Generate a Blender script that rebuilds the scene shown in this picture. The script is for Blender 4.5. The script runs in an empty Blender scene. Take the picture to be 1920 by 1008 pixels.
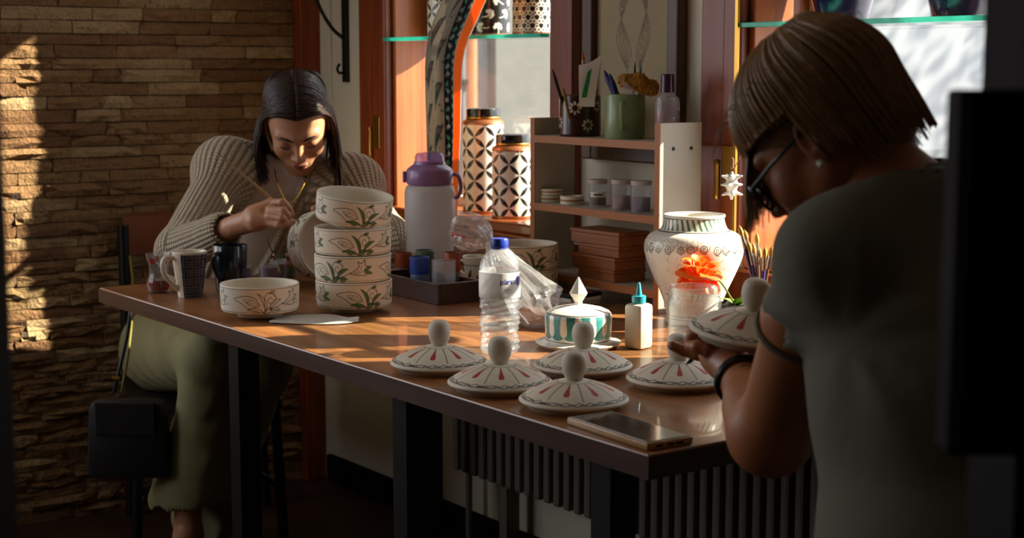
import bpy, bmesh, math, random
import numpy as np
from mathutils import Vector, Matrix, Quaternion

random.seed(7)
RNG = np.random.default_rng(7)
scene = bpy.context.scene
COL = scene.collection

# ------------------------------------------------------------------ camera
F_PX, CX, CY = 2950.0, 960.0, 504.0
EYE = np.array([0.0, 0.0, 1.25])
HEADING = math.radians(144.34)
PITCH = math.atan(379.0 / F_PX)
FH = np.array([math.cos(HEADING), math.sin(HEADING), 0.0])
RIGHT = np.array([math.sin(HEADING), -math.cos(HEADING), 0.0])
FWD = FH * math.cos(PITCH) + np.array([0, 0, -math.sin(PITCH)])
UPV = FH * math.sin(PITCH) + np.array([0, 0, math.cos(PITCH)])

cam_data = bpy.data.cameras.new('camera')
cam_data.sensor_width = 36.0
cam_data.lens = 36.0 * F_PX / 1920.0
cam_data.clip_start = 0.05
cam_data.clip_end = 200
cam_data.dof.use_dof = True
cam_data.dof.focus_distance = 2.85
cam_data.dof.aperture_fstop = 6.3
cam = bpy.data.objects.new('camera', cam_data)
COL.objects.link(cam)
cam.location = EYE
cam.rotation_euler = (math.pi / 2 - PITCH, 0, HEADING - math.pi / 2)
scene.camera = cam

# ------------------------------------------------------------------ world, sun, exposure
SUN_TO = Vector((0.60, 1.0, 0.70)).normalized()      # towards the sun
world = bpy.data.worlds.new('sky'); scene.world = world
world.use_nodes = True
wn = world.node_tree
wn.nodes['Background'].inputs['Color'].default_value = (0.92, 0.94, 1.0, 1)
wn.nodes['Background'].inputs['Strength'].default_value = 2.7
sun_data = bpy.data.lights.new('sun', 'SUN')
sun_data.energy = 18.0
sun_data.angle = math.radians(0.6)
sun_data.color = (1.0, 0.86, 0.66)
sun = bpy.data.objects.new('sun', sun_data); COL.objects.link(sun)
sun.location = (3, 8, 6)
sun.rotation_euler = SUN_TO.to_track_quat('Z', 'Y').to_euler()
scene.view_settings.view_transform = 'Standard'
scene.view_settings.look = 'None'
scene.view_settings.exposure = 0.4
scene.view_settings.gamma = 1.0
scene.view_settings.use_curve_mapping = False
try:
    scene.cycles.max_bounces = 9
    scene.cycles.diffuse_bounces = 5
    scene.cycles.glossy_bounces = 4
    scene.cycles.transparent_max_bounces = 24
    scene.cycles.transmission_bounces = 6
    scene.cycles.caustics_reflective = False
    scene.cycles.caustics_refractive = False
    scene.cycles.sample_clamp_indirect = 4.0
    scene.cycles.use_denoising = True
except Exception:
    pass

def portal(name, loc, rot, sx, sy):
    l = bpy.data.lights.new(name, 'AREA'); l.shape = 'RECTANGLE'; l.size = sx; l.size_y = sy
    l.cycles.is_portal = True
    o = bpy.data.objects.new(name, l); COL.objects.link(o); o.location = loc; o.rotation_euler = rot

# ------------------------------------------------------------------ pixel helpers (planning aid: photo pixel -> place in the room)
def ray(px, py):
    return FWD * F_PX + RIGHT * (px - CX) - UPV * (py - CY)
def at_z(px, py, z):
    d = ray(px, py); t = (z - EYE[2]) / d[2]
    return EYE + d * t
def at_y(px, py, y):
    d = ray(px, py); t = (y - EYE[1]) / d[1]
    return EYE + d * t
def at_x(px, py, x):
    d = ray(px, py); t = (x - EYE[0]) / d[0]
    return EYE + d * t
def at_d(px, py, zf):
    d = ray(px, py); t = zf / (d @ FH)
    return EYE + d * t

# ------------------------------------------------------------------ colours and materials
def lin(h):
    if isinstance(h, str):
        h = h.lstrip('#'); v = [int(h[i:i + 2], 16) / 255 for i in (0, 2, 4)]
    else:
        v = h
    return tuple((c / 12.92 if c <= .04045 else ((c + .055) / 1.055) ** 2.4) for c in v)

MATS = {}
def new_mat(name):
    m = bpy.data.materials.new(name); m.use_nodes = True
    nt = m.node_tree; nt.nodes.clear()
    out = nt.nodes.new('ShaderNodeOutputMaterial')
    return m, nt, out
def N(nt, t, **kw):
    n = nt.nodes.new(t)
    for k, v in kw.items(): setattr(n, k, v)
    return n
def mixc(nt, fac, a, b, mode='MIX'):
    n = nt.nodes.new('ShaderNodeMix'); n.data_type = 'RGBA'; n.blend_type = mode
    for s, v in ((n.inputs[0], fac), (n.inputs[6], a), (n.inputs[7], b)):
        if hasattr(v, 'is_output'): nt.links.new(v, s)
        elif isinstance(v, (int, float)): s.default_value = v
        else: s.default_value = (*v[:3], 1)
    return n.outputs[2]
def math_(nt, op, a, b=None, c=None):
    n = nt.nodes.new('ShaderNodeMath'); n.operation = op
    for i, v in enumerate((a, b, c)):
        if v is None: continue
        if hasattr(v, 'is_output'): nt.links.new(v, n.inputs[i])
        else: n.inputs[i].default_value = v
    return n.outputs[0]
def noise(nt, scale, detail=3, vec=None, rough=.55):
    n = nt.nodes.new('ShaderNodeTexNoise'); n.inputs['Scale'].default_value = scale
    n.inputs['Detail'].default_value = detail; n.inputs['Roughness'].default_value = rough
    if vec is not None: nt.links.new(vec, n.inputs['Vector'])
    return n.outputs['Fac']
def ramp(nt, fac, stops):
    n = nt.nodes.new('ShaderNodeValToRGB'); nt.links.new(fac, n.inputs[0])
    el = n.color_ramp.elements
    while len(el) < len(stops): el.new(0.5)
    for e, (p, c) in zip(el, stops):
        e.position = p; e.color = (*c[:3], 1)
    return n.outputs[0]
def coords(nt, kind='Object', scale=(1, 1, 1), rot=(0, 0, 0)):
    tc = nt.nodes.new('ShaderNodeTexCoord'); mp = nt.nodes.new('ShaderNodeMapping')
    nt.links.new(tc.outputs[kind], mp.inputs[0]); mp.inputs['Scale'].default_value = scale
    mp.inputs['Rotation'].default_value = rot
    return mp.outputs[0]
def pbr(name, base, rough=.5, metal=0., var=.18, vscale=14, bump=0., bscale=60, coat=0., spec=.5, sss=0.,
        vcol=False, trans=0., alpha=None, sheen=0.):
    """procedural principled surface: base colour broken up by noise, optional bump; vcol reads the painted decoration"""
    if name in MATS: return MATS[name]
    m, nt, out = new_mat(name); L = nt.links
    p = N(nt, 'ShaderNodeBsdfPrincipled'); L.new(p.outputs[0], out.inputs[0])
    vec = coords(nt)
    nz = noise(nt, vscale, 4, vec)
    b = lin(base) if isinstance(base, str) else base
    if vcol:
        at = N(nt, 'ShaderNodeAttribute', attribute_name='Col')
        src = at.outputs['Color']
    else:
        src = b
    dark = mixc(nt, 1.0, src, (1 - var,) * 3, 'MULTIPLY')
    light = mixc(nt, 1.0, src, (1 + var * .6,) * 3, 'MULTIPLY')
    c = mixc(nt, nz, dark, light)
    L.new(c, p.inputs['Base Color'])
    r = math_(nt, 'MULTIPLY_ADD', nz, .16, rough - .08)
    L.new(r, p.inputs['Roughness'])
    p.inputs['Metallic'].default_value = metal
    p.inputs['Specular IOR Level'].default_value = spec
    p.inputs['Coat Weight'].default_value = coat
    p.inputs['Coat Roughness'].default_value = .08
    if sss:
        p.inputs['Subsurface Weight'].default_value = sss
        p.inputs['Subsurface Radius'].default_value = (.012, .005, .003)
        p.inputs['Subsurface Scale'].default_value = .5
    if sheen: p.inputs['Sheen Weight'].default_value = sheen
    if trans: p.inputs['Transmission Weight'].default_value = trans
    if alpha is not None: p.inputs['Alpha'].default_value = alpha
    if bump:
        bn = N(nt, 'ShaderNodeBump'); bn.inputs['Strength'].default_value = bump; bn.inputs['Distance'].default_value = .004
        L.new(noise(nt, bscale, 5, vec), bn.inputs['Height']); L.new(bn.outputs[0], p.inputs['Normal'])
    MATS[name] = m
    return m
def wood(name, c1, c2, rough=.4, axis=0, scale=9., coat=.0, grain=1.0):
    if name in MATS: return MATS[name]
    m, nt, out = new_mat(name); L = nt.links
    p = N(nt, 'ShaderNodeBsdfPrincipled'); L.new(p.outputs[0], out.inputs[0])
    s = [scale * 6] * 3; s[axis] = scale * .35
    vec = coords(nt, 'Object', tuple(s))
    nz = noise(nt, 1.0, 6, vec, .6)
    s2 = [scale * 22] * 3; s2[axis] = scale * .8
    nz2 = noise(nt, 1.0, 3, coords(nt, 'Object', tuple(s2)), .5)
    f = math_(nt, 'MULTIPLY_ADD', nz2, .35 * grain, math_(nt, 'MULTIPLY_ADD', nz, .9, -.12))
    c = ramp(nt, f, [(.25, lin(c1)), (.75, lin(c2))])
    L.new(c, p.inputs['Base Color'])
    L.new(math_(nt, 'MULTIPLY_ADD', nz, .2, rough - .1), p.inputs['Roughness'])
    p.inputs['Coat Weight'].default_value = coat
    bn = N(nt, 'ShaderNodeBump'); bn.inputs['Strength'].default_value = .12; bn.inputs['Distance'].default_value = .002
    L.new(f, bn.inputs['Height']); L.new(bn.outputs[0], p.inputs['Normal'])
    MATS[name] = m
    return m
def clear(name, tint=(1, 1, 1), body=.06, ior=1.45, rough=.04, bump=0., bscale=40, body_col=(.9, .92, .95)):
    """thin clear wall (glass pane, jar, PET, film): see-through with fresnel gloss and a little milky body"""
    if name in MATS: return MATS[name]
    m, nt, out = new_mat(name); L = nt.links
    tr = N(nt, 'ShaderNodeBsdfTransparent'); tr.inputs[0].default_value = (*tint, 1)
    gl = N(nt, 'ShaderNodeBsdfGlossy'); gl.inputs['Roughness'].default_value = rough
    df = N(nt, 'ShaderNodeBsdfDiffuse'); df.inputs[0].default_value = (*body_col, 1)
    tl = N(nt, 'ShaderNodeBsdfTranslucent'); tl.inputs[0].default_value = (*body_col, 1)
    ad = N(nt, 'ShaderNodeMixShader'); ad.inputs[0].default_value = .5
    L.new(df.outputs[0], ad.inputs[1]); L.new(tl.outputs[0], ad.inputs[2])
    m1 = N(nt, 'ShaderNodeMixShader')
    nz = noise(nt, bscale * .5, 3, coords(nt))
    L.new(math_(nt, 'MULTIPLY', nz, body * 2), m1.inputs[0])
    L.new(tr.outputs[0], m1.inputs[1]); L.new(ad.outputs[0], m1.inputs[2])
    fr = N(nt, 'ShaderNodeLayerWeight'); fr.inputs[0].default_value = .5      # Schlick on the facing angle, same from both sides
    f0 = ((ior - 1) / (ior + 1)) ** 2
    sch = math_(nt, 'MULTIPLY_ADD', math_(nt, 'POWER', fr.outputs['Facing'], 5.), 1 - f0, f0)
    m2 = N(nt, 'ShaderNodeMixShader'); L.new(sch, m2.inputs[0])
    L.new(m1.outputs[0], m2.inputs[1]); L.new(gl.outputs[0], m2.inputs[2])
    L.new(m2.outputs[0], out.inputs[0])
    if bump:
        bn = N(nt, 'ShaderNodeBump'); bn.inputs['Strength'].default_value = bump; bn.inputs['Distance'].default_value = .006
        L.new(noise(nt, bscale, 4, coords(nt)), bn.inputs['Height'])
        L.new(bn.outputs[0], gl.inputs['Normal']); L.new(bn.outputs[0], fr.inputs['Normal']); L.new(bn.outputs[0], df.inputs['Normal'])
    MATS[name] = m
    return m

# ------------------------------------------------------------------ objects
def tag(o, label=None, cat=None, group=None, kind=None):
    if label: o['label'] = label
    if cat: o['category'] = cat
    if group: o['group'] = group
    if kind: o['kind'] = kind
    return o
def thing(name, label, cat, loc=(0, 0, 0), rotz=0., group=None):
    o = bpy.data.objects.new(name, None); COL.objects.link(o)
    o.empty_display_size = .05
    o.location = tuple(float(c) for c in loc); o.rotation_euler = (0, 0, rotz)
    return tag(o, label, cat, group)
def mesh_of(name, V, Fs, smooth=True, col=None, attrs=None):
    me = bpy.data.meshes.new(name)
    if isinstance(Fs, np.ndarray) and isinstance(V, np.ndarray):
        nv, nf, k = len(V), len(Fs), Fs.shape[1]
        me.vertices.add(nv); me.vertices.foreach_set('co', np.ascontiguousarray(V, dtype=np.float32).ravel())
        me.loops.add(nf * k); me.loops.foreach_set('vertex_index', np.ascontiguousarray(Fs, dtype=np.int32).ravel())
        me.polygons.add(nf); me.polygons.foreach_set('loop_start', np.arange(0, nf * k, k, dtype=np.int32))
        me.update(calc_edges=True); me.validate()
    else:
        me.from_pydata([tuple(map(float, v)) for v in V], [], [tuple(map(int, f)) for f in Fs]); me.update()
    me.polygons.foreach_set('use_smooth', np.full(len(me.polygons), smooth))
    if col is not None:
        a = me.color_attributes.new('Col', 'FLOAT_COLOR', 'POINT')
        c4 = np.ones((len(V), 4), np.float32); c4[:, :3] = col
        a.data.foreach_set('color', c4.ravel())
    for k, v in (attrs or {}).items():
        a = me.attributes.new(k, 'FLOAT_VECTOR', 'POINT'); a.data.foreach_set('vector', np.ascontiguousarray(v, dtype=np.float32).ravel())
    return me
def obj(name, me, mat, parent=None, world=False, loc=None, rot=None):
    """links ONE mesh object; world=True: its vertices are in world space and are moved into the parent's space"""
    o = bpy.data.objects.new(name, me); COL.objects.link(o)
    if mat is not None and not me.materials: me.materials.append(mat)
    if parent is not None:
        o.parent = parent
        if world:
            M = parent_matrix(parent).inverted(); me.transform(M)
    if loc is not None: o.location = tuple(float(c) for c in loc)
    if rot is not None: o.rotation_euler = rot
    return o
def parent_matrix(o):
    M = o.matrix_basis.copy()
    p = o.parent
    while p is not None:
        M = p.matrix_basis @ M; p = p.parent
    return M
def copy_tree(o, parent=None):
    c = o.copy(); COL.objects.link(c); c.parent = parent
    for ch in [x for x in o.children]: copy_tree(ch, c)
    return c
def sharp(o, ang=35):
    me = o.data
    bm = bmesh.new(); bm.from_mesh(me)
    for e in bm.edges:
        if len(e.link_faces) == 2 and e.calc_face_angle(0) > math.radians(ang): e.smooth = False
    bm.to_mesh(me); bm.free()
    return o

# ---- shape builders: each returns (V, F) lists
def join(*vfs):
    V, Fq = [], []
    for v, f in vfs:
        n = len(V); V += [tuple(p) for p in v]; Fq += [tuple(i + n for i in q) for q in f]
    return V, Fq
def box(x0, y0, z0, x1, y1, z1, bev=0.):
    if bev <= 0:
        V = [(x0, y0, z0), (x1, y0, z0), (x1, y1, z0), (x0, y1, z0), (x0, y0, z1), (x1, y0, z1), (x1, y1, z1), (x0, y1, z1)]
        return V, [(0, 3, 2, 1), (4, 5, 6, 7), (0, 1, 5, 4), (1, 2, 6, 5), (2, 3, 7, 6), (3, 0, 4, 7)]
    bm = bmesh.new()
    vs = [bm.verts.new(p) for p in box(x0, y0, z0, x1, y1, z1)[0]]
    for f in box(0, 0, 0, 1, 1, 1)[1]: bm.faces.new([vs[i] for i in f])
    bmesh.ops.bevel(bm, geom=list(bm.edges), offset=bev, segments=2, affect='EDGES', profile=.5)
    bm.verts.index_update()
    V = [tuple(v.co) for v in bm.verts]; Fq = [tuple(v.index for v in f.verts) for f in bm.faces]
    bm.free()
    return V, Fq
def lathe_vf(prof, n=48, close=True):
    """prof: (r, z) list; poles allowed as r = 0"""
    V, Fq = [], []
    rows = []
    for r, z in prof:
        if r < 1e-6:
            rows.append([len(V)] * n); V.append((0, 0, z))
        else:
            rows.append(list(range(len(V), len(V) + n)))
            V += [(r * math.cos(2 * math.pi * i / n), r * math.sin(2 * math.pi * i / n), z) for i in range(n)]
    for a, b in zip(rows[:-1], rows[1:]):
        for i in range(n):
            j = (i + 1) % n
            q = [a[i], a[j], b[j], b[i]]
            q2 = []
            for t in q:
                if t not in q2: q2.append(t)
            if len(q2) >= 3: Fq.append(tuple(q2))
    return V, Fq
def tube(path, rad, n=8, caps=True):
    path = [Vector([float(c) for c in p]) for p in path]; m = len(path)
    rads = [rad] * m if isinstance(rad, (int, float)) else list(rad)
    V, Fq = [], []
    t0 = (path[1] - path[0]).normalized()
    up = Vector((0, 0, 1)) if abs(t0.z) < .9 else Vector((1, 0, 0))
    nrm = t0.cross(up).normalized()
    for i, p in enumerate(path):
        t = (path[min(i + 1, m - 1)] - path[max(i - 1, 0)])
        t = t.normalized() if t.length > 1e-9 else t0
        nrm = (nrm - t * nrm.dot(t)); nrm = nrm.normalized() if nrm.length > 1e-6 else t.orthogonal().normalized()
        b = t.cross(nrm)
        for k in range(n):
            a = 2 * math.pi * k / n
            V.append(tuple(p + (nrm * math.cos(a) + b * math.sin(a)) * rads[i]))
    for i in range(m - 1):
        for k in range(n):
            j = (k + 1) % n
            Fq.append((i * n + k, i * n + j, (i + 1) * n + j, (i + 1) * n + k))
    if caps:
        Fq.append(tuple(range(n))[::-1]); Fq.append(tuple(range((m - 1) * n, m * n)))
    return V, Fq
def smooth_path(pts, k=6):
    pts = [np.array(p, float) for p in pts]; P = [2 * pts[0] - pts[1]] + pts + [2 * pts[-1] - pts[-2]]
    out = []
    for i in range(1, len(P) - 2):
        for s in range(k):
            t = s / k
            a, b, c, d = P[i - 1], P[i], P[i + 1], P[i + 2]
            out.append(.5 * ((2 * b) + (-a + c) * t + (2 * a - 5 * b + 4 * c - d) * t * t + (-a + 3 * b - 3 * c + d) * t ** 3))
    out.append(pts[-1])
    return out
def moved(vf, loc=(0, 0, 0), M=None):
    V, Fq = vf
    if M is not None: V = [tuple(M @ Vector(v)) for v in V]
    return [(v[0] + loc[0], v[1] + loc[1], v[2] + loc[2]) for v in V], Fq
def mk(name, vf, mat, parent=None, smooth=False, world=False, **kw):
    o = obj(name, mesh_of(name, vf[0], vf[1], smooth), mat, parent, world, **kw)
    if smooth: sharp(o, 40)
    return o
def struct(name, vf, mat, smooth=False):
    return tag(mk(name, vf, mat, None, smooth), kind='structure')

# ---- dense painted lathe: colours are decoration drawn on the glaze
def resample(prof, step):
    prof = [np.array(p, float) for p in prof]; out = [prof[0]]
    for a, b in zip(prof[:-1], prof[1:]):
        k = max(1, int(math.ceil(np.linalg.norm(b - a) / step)))
        out += [a + (b - a) * (i / k) for i in range(1, k + 1)]
    return np.array(out)
class Paint:
    def __init__(s, U, V, base, L=None):
        s.U, s.V, s.L = U, V, L
        s.C = np.tile(np.array(base, float), (len(U), 1)); s.mask = np.ones(len(U), bool)
    def loc(s, u0, v0):
        du = s.U - u0
        if s.L: du = (du + s.L / 2) % s.L - s.L / 2
        return du, s.V - v0
    def blend(s, al, col):
        al = (al * s.mask)[:, None]; s.C = s.C * (1 - al) + np.array(col) * al
    def stroke(s, pts, w, col, u0=0, v0=0, soft=.0007):
        x, y = s.loc(u0, v0); pts = np.array(pts, float)
        lo, hi = pts.min(0) - .006, pts.max(0) + .006
        sel = np.where((x > lo[0]) & (x < hi[0]) & (y > lo[1]) & (y < hi[1]) & s.mask)[0]
        if not len(sel): return
        X = np.stack([x[sel], y[sel]], 1); d = np.full(len(sel), 9.)
        for a, b in zip(pts[:-1], pts[1:]):
            ab = b - a; t = np.clip(((X - a) @ ab) / max(ab @ ab, 1e-12), 0, 1)
            d = np.minimum(d, np.linalg.norm(X - a - t[:, None] * ab, axis=1))
        al = np.zeros(len(x)); al[sel] = np.clip((w - d) / soft + .5, 0, 1); s.blend(al, col)
    def fill(s, pts, col, u0=0, v0=0):
        x, y = s.loc(u0, v0); inside = np.zeros(len(x), bool); n = len(pts)
        for i in range(n):
            (x1, y1), (x2, y2) = pts[i], pts[(i + 1) % n]
            if y1 == y2: continue
            c = ((y1 > y) != (y2 > y)) & (x < (x2 - x1) * (y - y1) / (y2 - y1) + x1)
            inside ^= c
        s.blend(inside.astype(float), col)
def curve2(pts, k=8):
    return [tuple(p[:2]) for p in smooth_path([(*p, 0) for p in pts], k)]
def leaf2(a, b, w, bend=0.):
    a, b = np.array(a, float), np.array(b, float); d = b - a; nrm = np.array([-d[1], d[0]])
    L = np.linalg.norm(d); nrm = nrm / L
    up = [a + d * t + nrm * (math.sin(math.pi * t) * w + bend * 4 * t * (1 - t)) for t in np.linspace(0, 1, 9)]
    dn = [a + d * t + nrm * (-math.sin(math.pi * t) * w + bend * 4 * t * (1 - t)) for t in np.linspace(1, 0, 9)]
    return [tuple(p) for p in up + dn]
def painted_lathe(name, segs, n, base, painter):
    """segs: list of (profile points, step); painter(P, TH, R, Z, S, seg) draws on the vertices"""
    prof, seg = [], []
    for k, (pts, st) in enumerate(segs):
        r = resample(pts, st)
        if prof: r = r[1:]
        prof += list(r); seg += [k] * len(r)
    prof = np.array(prof); seg = np.array(seg); m = len(prof)
    S = np.concatenate([[0], np.cumsum(np.linalg.norm(np.diff(prof, axis=0), axis=1))])
    th = np.arange(n) * 2 * math.pi / n
    TH = np.tile(th, m); R = np.repeat(prof[:, 0], n); Z = np.repeat(prof[:, 1], n); SS = np.repeat(S, n); SG = np.repeat(seg, n)
    V = np.stack([R * np.cos(TH), R * np.sin(TH), Z], 1)
    i, k = np.meshgrid(np.arange(m - 1), np.arange(n), indexing='ij'); k2 = (k + 1) % n
    Fq = np.stack([i * n + k, i * n + k2, (i + 1) * n + k2, (i + 1) * n + k], -1).reshape(-1, 4)
    P = Paint(TH, SS, base)
    painter(P, TH, R, Z, SS, SG)
    return mesh_of(name, V, Fq, True, col=np.clip(P.C, 0, 1))

# ---- implicit surfaces (one continuous skin from blended tapered limbs)
def _rc(p, a, b, r1, r2):
    a, b = np.array(a, float), np.array(b, float); ba = b - a; l2 = ba @ ba; rr = r1 - r2
    pa = p - a
    t = np.clip((pa @ ba) / max(l2, 1e-12), 0, 1)
    d = np.linalg.norm(pa - t[..., None] * ba, axis=-1)
    return d - (r1 + (r2 - r1) * t)
def _ell(p, c, r, R=None):
    q = p - np.array(c, float)
    if R is not None: q = q @ R          # R columns: ellipsoid axes
    r = np.array(r, float)
    k0 = np.linalg.norm(q / r, axis=-1); k1 = np.linalg.norm(q / (r * r), axis=-1)
    return k0 * (k0 - 1) / np.maximum(k1, 1e-9)
def sdf_mesh(prims, h, pad=.02, clip=None, fn=None):
    """prims: ('c', a, b, r1, r2, k[, sub]) tapered limb / ('e', centre, radii, k[, sub, R]) ellipsoid; k = blend radius"""
    boxes = []
    for p in prims:
        if p[0] == 'c':
            a, b = np.array(p[1], float), np.array(p[2], float); r = max(p[3], p[4])
            boxes.append((np.minimum(a, b) - r, np.maximum(a, b) + r))
        else:
            c = np.array(p[1], float); r = np.array(p[2], float)
            if len(p) > 5 and p[5] is not None: r = np.full(3, r.max())
            boxes.append((c - r, c + r))
    add = [b for b, p in zip(boxes, prims) if not (p[6] if p[0] == 'c' and len(p) > 6 else (p[4] if p[0] == 'e' and len(p) > 4 else False))]
    lo = np.min([b[0] for b in add], 0) - pad; hi = np.max([b[1] for b in add], 0) + pad
    if clip is not None:
        lo = np.maximum(lo, clip[0]); hi = np.minimum(hi, clip[1])
    n = np.ceil((hi - lo) / h).astype(int) + 1
    D = np.full(n, .3, np.float32)
    ax = [lo[i] + np.arange(n[i]) * h for i in range(3)]
    for p, (b0, b1) in zip(prims, boxes):
        if p[0] == 'c': k = p[5]; sub = len(p) > 6 and p[6]
        else: k = p[3]; sub = len(p) > 4 and p[4]
        m = k + 3 * h + .012
        i0 = np.clip(np.floor((b0 - m - lo) / h).astype(int), 0, n); i1 = np.clip(np.ceil((b1 + m - lo) / h).astype(int) + 1, 0, n)
        if np.any(i1 <= i0): continue
        sl = tuple(slice(i0[q], i1[q]) for q in range(3))
        G = np.stack(np.meshgrid(*[ax[q][sl[q]] for q in range(3)], indexing='ij'), -1)
        d = _rc(G, *p[1:5]) if p[0] == 'c' else _ell(G, p[1], p[2], p[5] if len(p) > 5 else None)
        cur = D[sl]
        if sub:
            d = -d; hh = np.clip(.5 - .5 * (cur - d) / max(k, 1e-5), 0, 1)
            D[sl] = cur * (1 - hh) + d * hh + k * hh * (1 - hh)
        else:
            hh = np.clip(.5 + .5 * (cur - d) / max(k, 1e-5), 0, 1)
            D[sl] = cur * (1 - hh) + d * hh - k * hh * (1 - hh)
    if fn is not None:
        G = np.stack(np.meshgrid(*ax, indexing='ij'), -1); D = fn(G, D)
    return surface_nets(D, lo, h)
def surface_nets(D, lo, h):
    s = D < 0
    cell = np.zeros(np.array(D.shape) - 1, np.int8)
    cs = [(a, b, c) for a in (0, 1) for b in (0, 1) for c in (0, 1)]
    sh = cell.shape
    for a, b, c in cs: cell += s[a:a + sh[0], b:b + sh[1], c:c + sh[2]]
    idx = np.argwhere((cell > 0) & (cell < 8))
    vals = np.stack([D[idx[:, 0] + a, idx[:, 1] + b, idx[:, 2] + c] for a, b, c in cs], 1).astype(float)
    acc = np.zeros((len(idx), 3)); cnt = np.zeros(len(idx))
    for i in range(8):
        for j in range(i + 1, 8):
            ci, cj = np.array(cs[i]), np.array(cs[j])
            if np.abs(ci - cj).sum() != 1: continue
            m = (vals[:, i] < 0) != (vals[:, j] < 0)
            t = vals[m, i] / (vals[m, i] - vals[m, j])
            acc[m] += ci + t[:, None] * (cj - ci); cnt[m] += 1
    V = lo + (idx + acc / cnt[:, None]) * h
    vid = np.full(sh, -1, np.int64); vid[tuple(idx.T)] = np.arange(len(idx))
    Q = []
    for axx in range(3):
        o1, o2 = [q for q in range(3) if q != axx]
        A = s[tuple(slice(0, -1) if q == axx else slice(None) for q in range(3))]
        B = s[tuple(slice(1, None) if q == axx else slice(None) for q in range(3))]
        e = np.argwhere(A != B)
        ok = (e[:, o1] > 0) & (e[:, o2] > 0) & (e[:, o1] < sh[o1]) & (e[:, o2] < sh[o2])
        e = e[ok]
        def g(d1, d2):
            c = e.copy(); c[:, o1] += d1; c[:, o2] += d2
            return vid[tuple(c.T)]
        q = np.stack([g(-1, -1), g(0, -1), g(0, 0), g(-1, 0)], 1)
        inside = A[tuple(e.T)]
        flip = inside if axx != 1 else ~inside
        q[~flip] = q[~flip][:, ::-1]
        Q.append(q)
    return V, np.concatenate(Q)
def relax(V, Fq, it=2, lam=.5):
    E = np.concatenate([Fq[:, [0, 1]], Fq[:, [1, 2]], Fq[:, [2, 3]], Fq[:, [3, 0]]])
    E = np.concatenate([E, E[:, ::-1]])
    deg = np.bincount(E[:, 0], minlength=len(V)).astype(float)
    for _ in range(it):
        S = np.stack([np.bincount(E[:, 0], V[E[:, 1], k], minlength=len(V)) for k in range(3)], 1)
        V = V * (1 - lam) + lam * S / np.maximum(deg, 1)[:, None]
    return V
def knit_uv(V, limbs):
    """stitch coordinates along each limb (u around, v along) so that the knit follows the garment"""
    best = np.full(len(V), 9.); out = np.zeros((len(V), 3))
    for a, b, r in limbs:
        a, b = np.array(a, float), np.array(b, float); ba = b - a; L = np.linalg.norm(ba); t = ba / L
        x = np.cross(t, FH); x = x / np.linalg.norm(x); y = np.cross(t, x)
        pa = V - a; al = pa @ t; cl = np.clip(al, 0, L)
        d = np.linalg.norm(pa - cl[:, None] * t, axis=1) - r
        ang = np.arctan2(pa @ x, -(pa @ y) * (1 if (FH @ y) > 0 else -1))
        m = d < best; best[m] = d[m]
        out[m, 0] = ang[m] * r; out[m, 1] = al[m]; out[m, 2] = 0
    return out

# ================================================================== THE ROOM
YW, XB, ZT = 2.28, -4.20, 0.75          # window wall, stone wall, table top
YO = 2.45                               # outer face of the window wall
XR, YF, ZC = 1.2, -1.2, 2.6
W1 = (-3.705, -2.985); W2 = (-2.325, -1.60); WZ = (.865, 2.05)
FILL_OPENING = (-4.1, -3.15)  # unseen opening added in the front wall to let in fill light

M_white = pbr('plaster_white', '#cfc8b4', .8, var=.12, vscale=5, bump=.25, bscale=22)
M_beige = pbr('plaster_beige', '#7d6a50', .8, var=.12, vscale=6, bump=.2, bscale=30)
M_ceil = pbr('ceiling_paint', '#d8cdb8', .9)
M_floor = wood('floor_boards', '#2a1a10', '#4a3020', .5, 0, 4)
M_casing = wood('window_wood', '#561d07', '#96420f', .42, 2, 7, coat=.04)
M_jamb = wood('window_reveal_wood', '#8c4218', '#c26a2c', .42, 2, 7, coat=.1)
M_sill = wood('sill_wood', '#6a2c10', '#a85a26', .3, 0, 8, coat=.3)
M_brass = pbr('brass', '#b98a3e', .32, 1., var=.25)
M_iron = pbr('black_iron', '#15120f', .5, .3)
M_dark = pbr('dark_frame_paint', '#060504', .75, spec=.1)
M_glass = clear('window_glass', (.96, .99, 1.), .015, 1.5, .01)

struct('floor', box(-7.5 + 3.1, YF - .2, -.12, XR + .2, YO, 0), M_floor)
struct('ceiling', box(XB - .2, YF - .2, ZC, XR + .2, YO, ZC + .12), M_ceil)
struct('wall_right', box(XR, YF - .2, 0, XR + .15, YO, ZC), M_beige)
struct('wall_front', join(box(XB, YF - .15, 0, FILL_OPENING[0], YF, ZC), box(FILL_OPENING[1], YF - .15, 0, XR, YF, ZC),
                          box(FILL_OPENING[0], YF - .15, 2.25, FILL_OPENING[1], YF, ZC), box(FILL_OPENING[0], YF - .15, 0, FILL_OPENING[1], YF, 1.0)), M_beige)
wf_ = tag(mk('added_fill_window', box(FILL_OPENING[0], YF - .06, 1.0, FILL_OPENING[1], YF - .02, 1.05), pbr('front_sash', '#6a3418', .5)), kind='structure')  # sash of the added fill opening, out of view
for fx in (FILL_OPENING[0], (FILL_OPENING[0] + FILL_OPENING[1]) / 2 - .02, FILL_OPENING[1] - .04): mk('mullion', box(fx, YF - .06, 1.05, fx + .04, YF - .02, 2.25), pbr('front_sash', '#6a3418', .5), wf_)
struct('wall_back', join(box(XB, YW, 0, W1[0], YO, ZC), box(W1[0], YW, 0, W1[1], YO, WZ[0]), box(W1[0], YW, WZ[1], W1[1], YO, ZC),
                         box(W1[1], YW, 0, W2[0], YO, ZC), box(W2[0], YW, 0, W2[1], YO, WZ[0]), box(W2[0], YW, WZ[1], W2[1], YO, ZC),
                         box(W2[1], YW, 0, XR, YO, ZC)), M_white)
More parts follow.
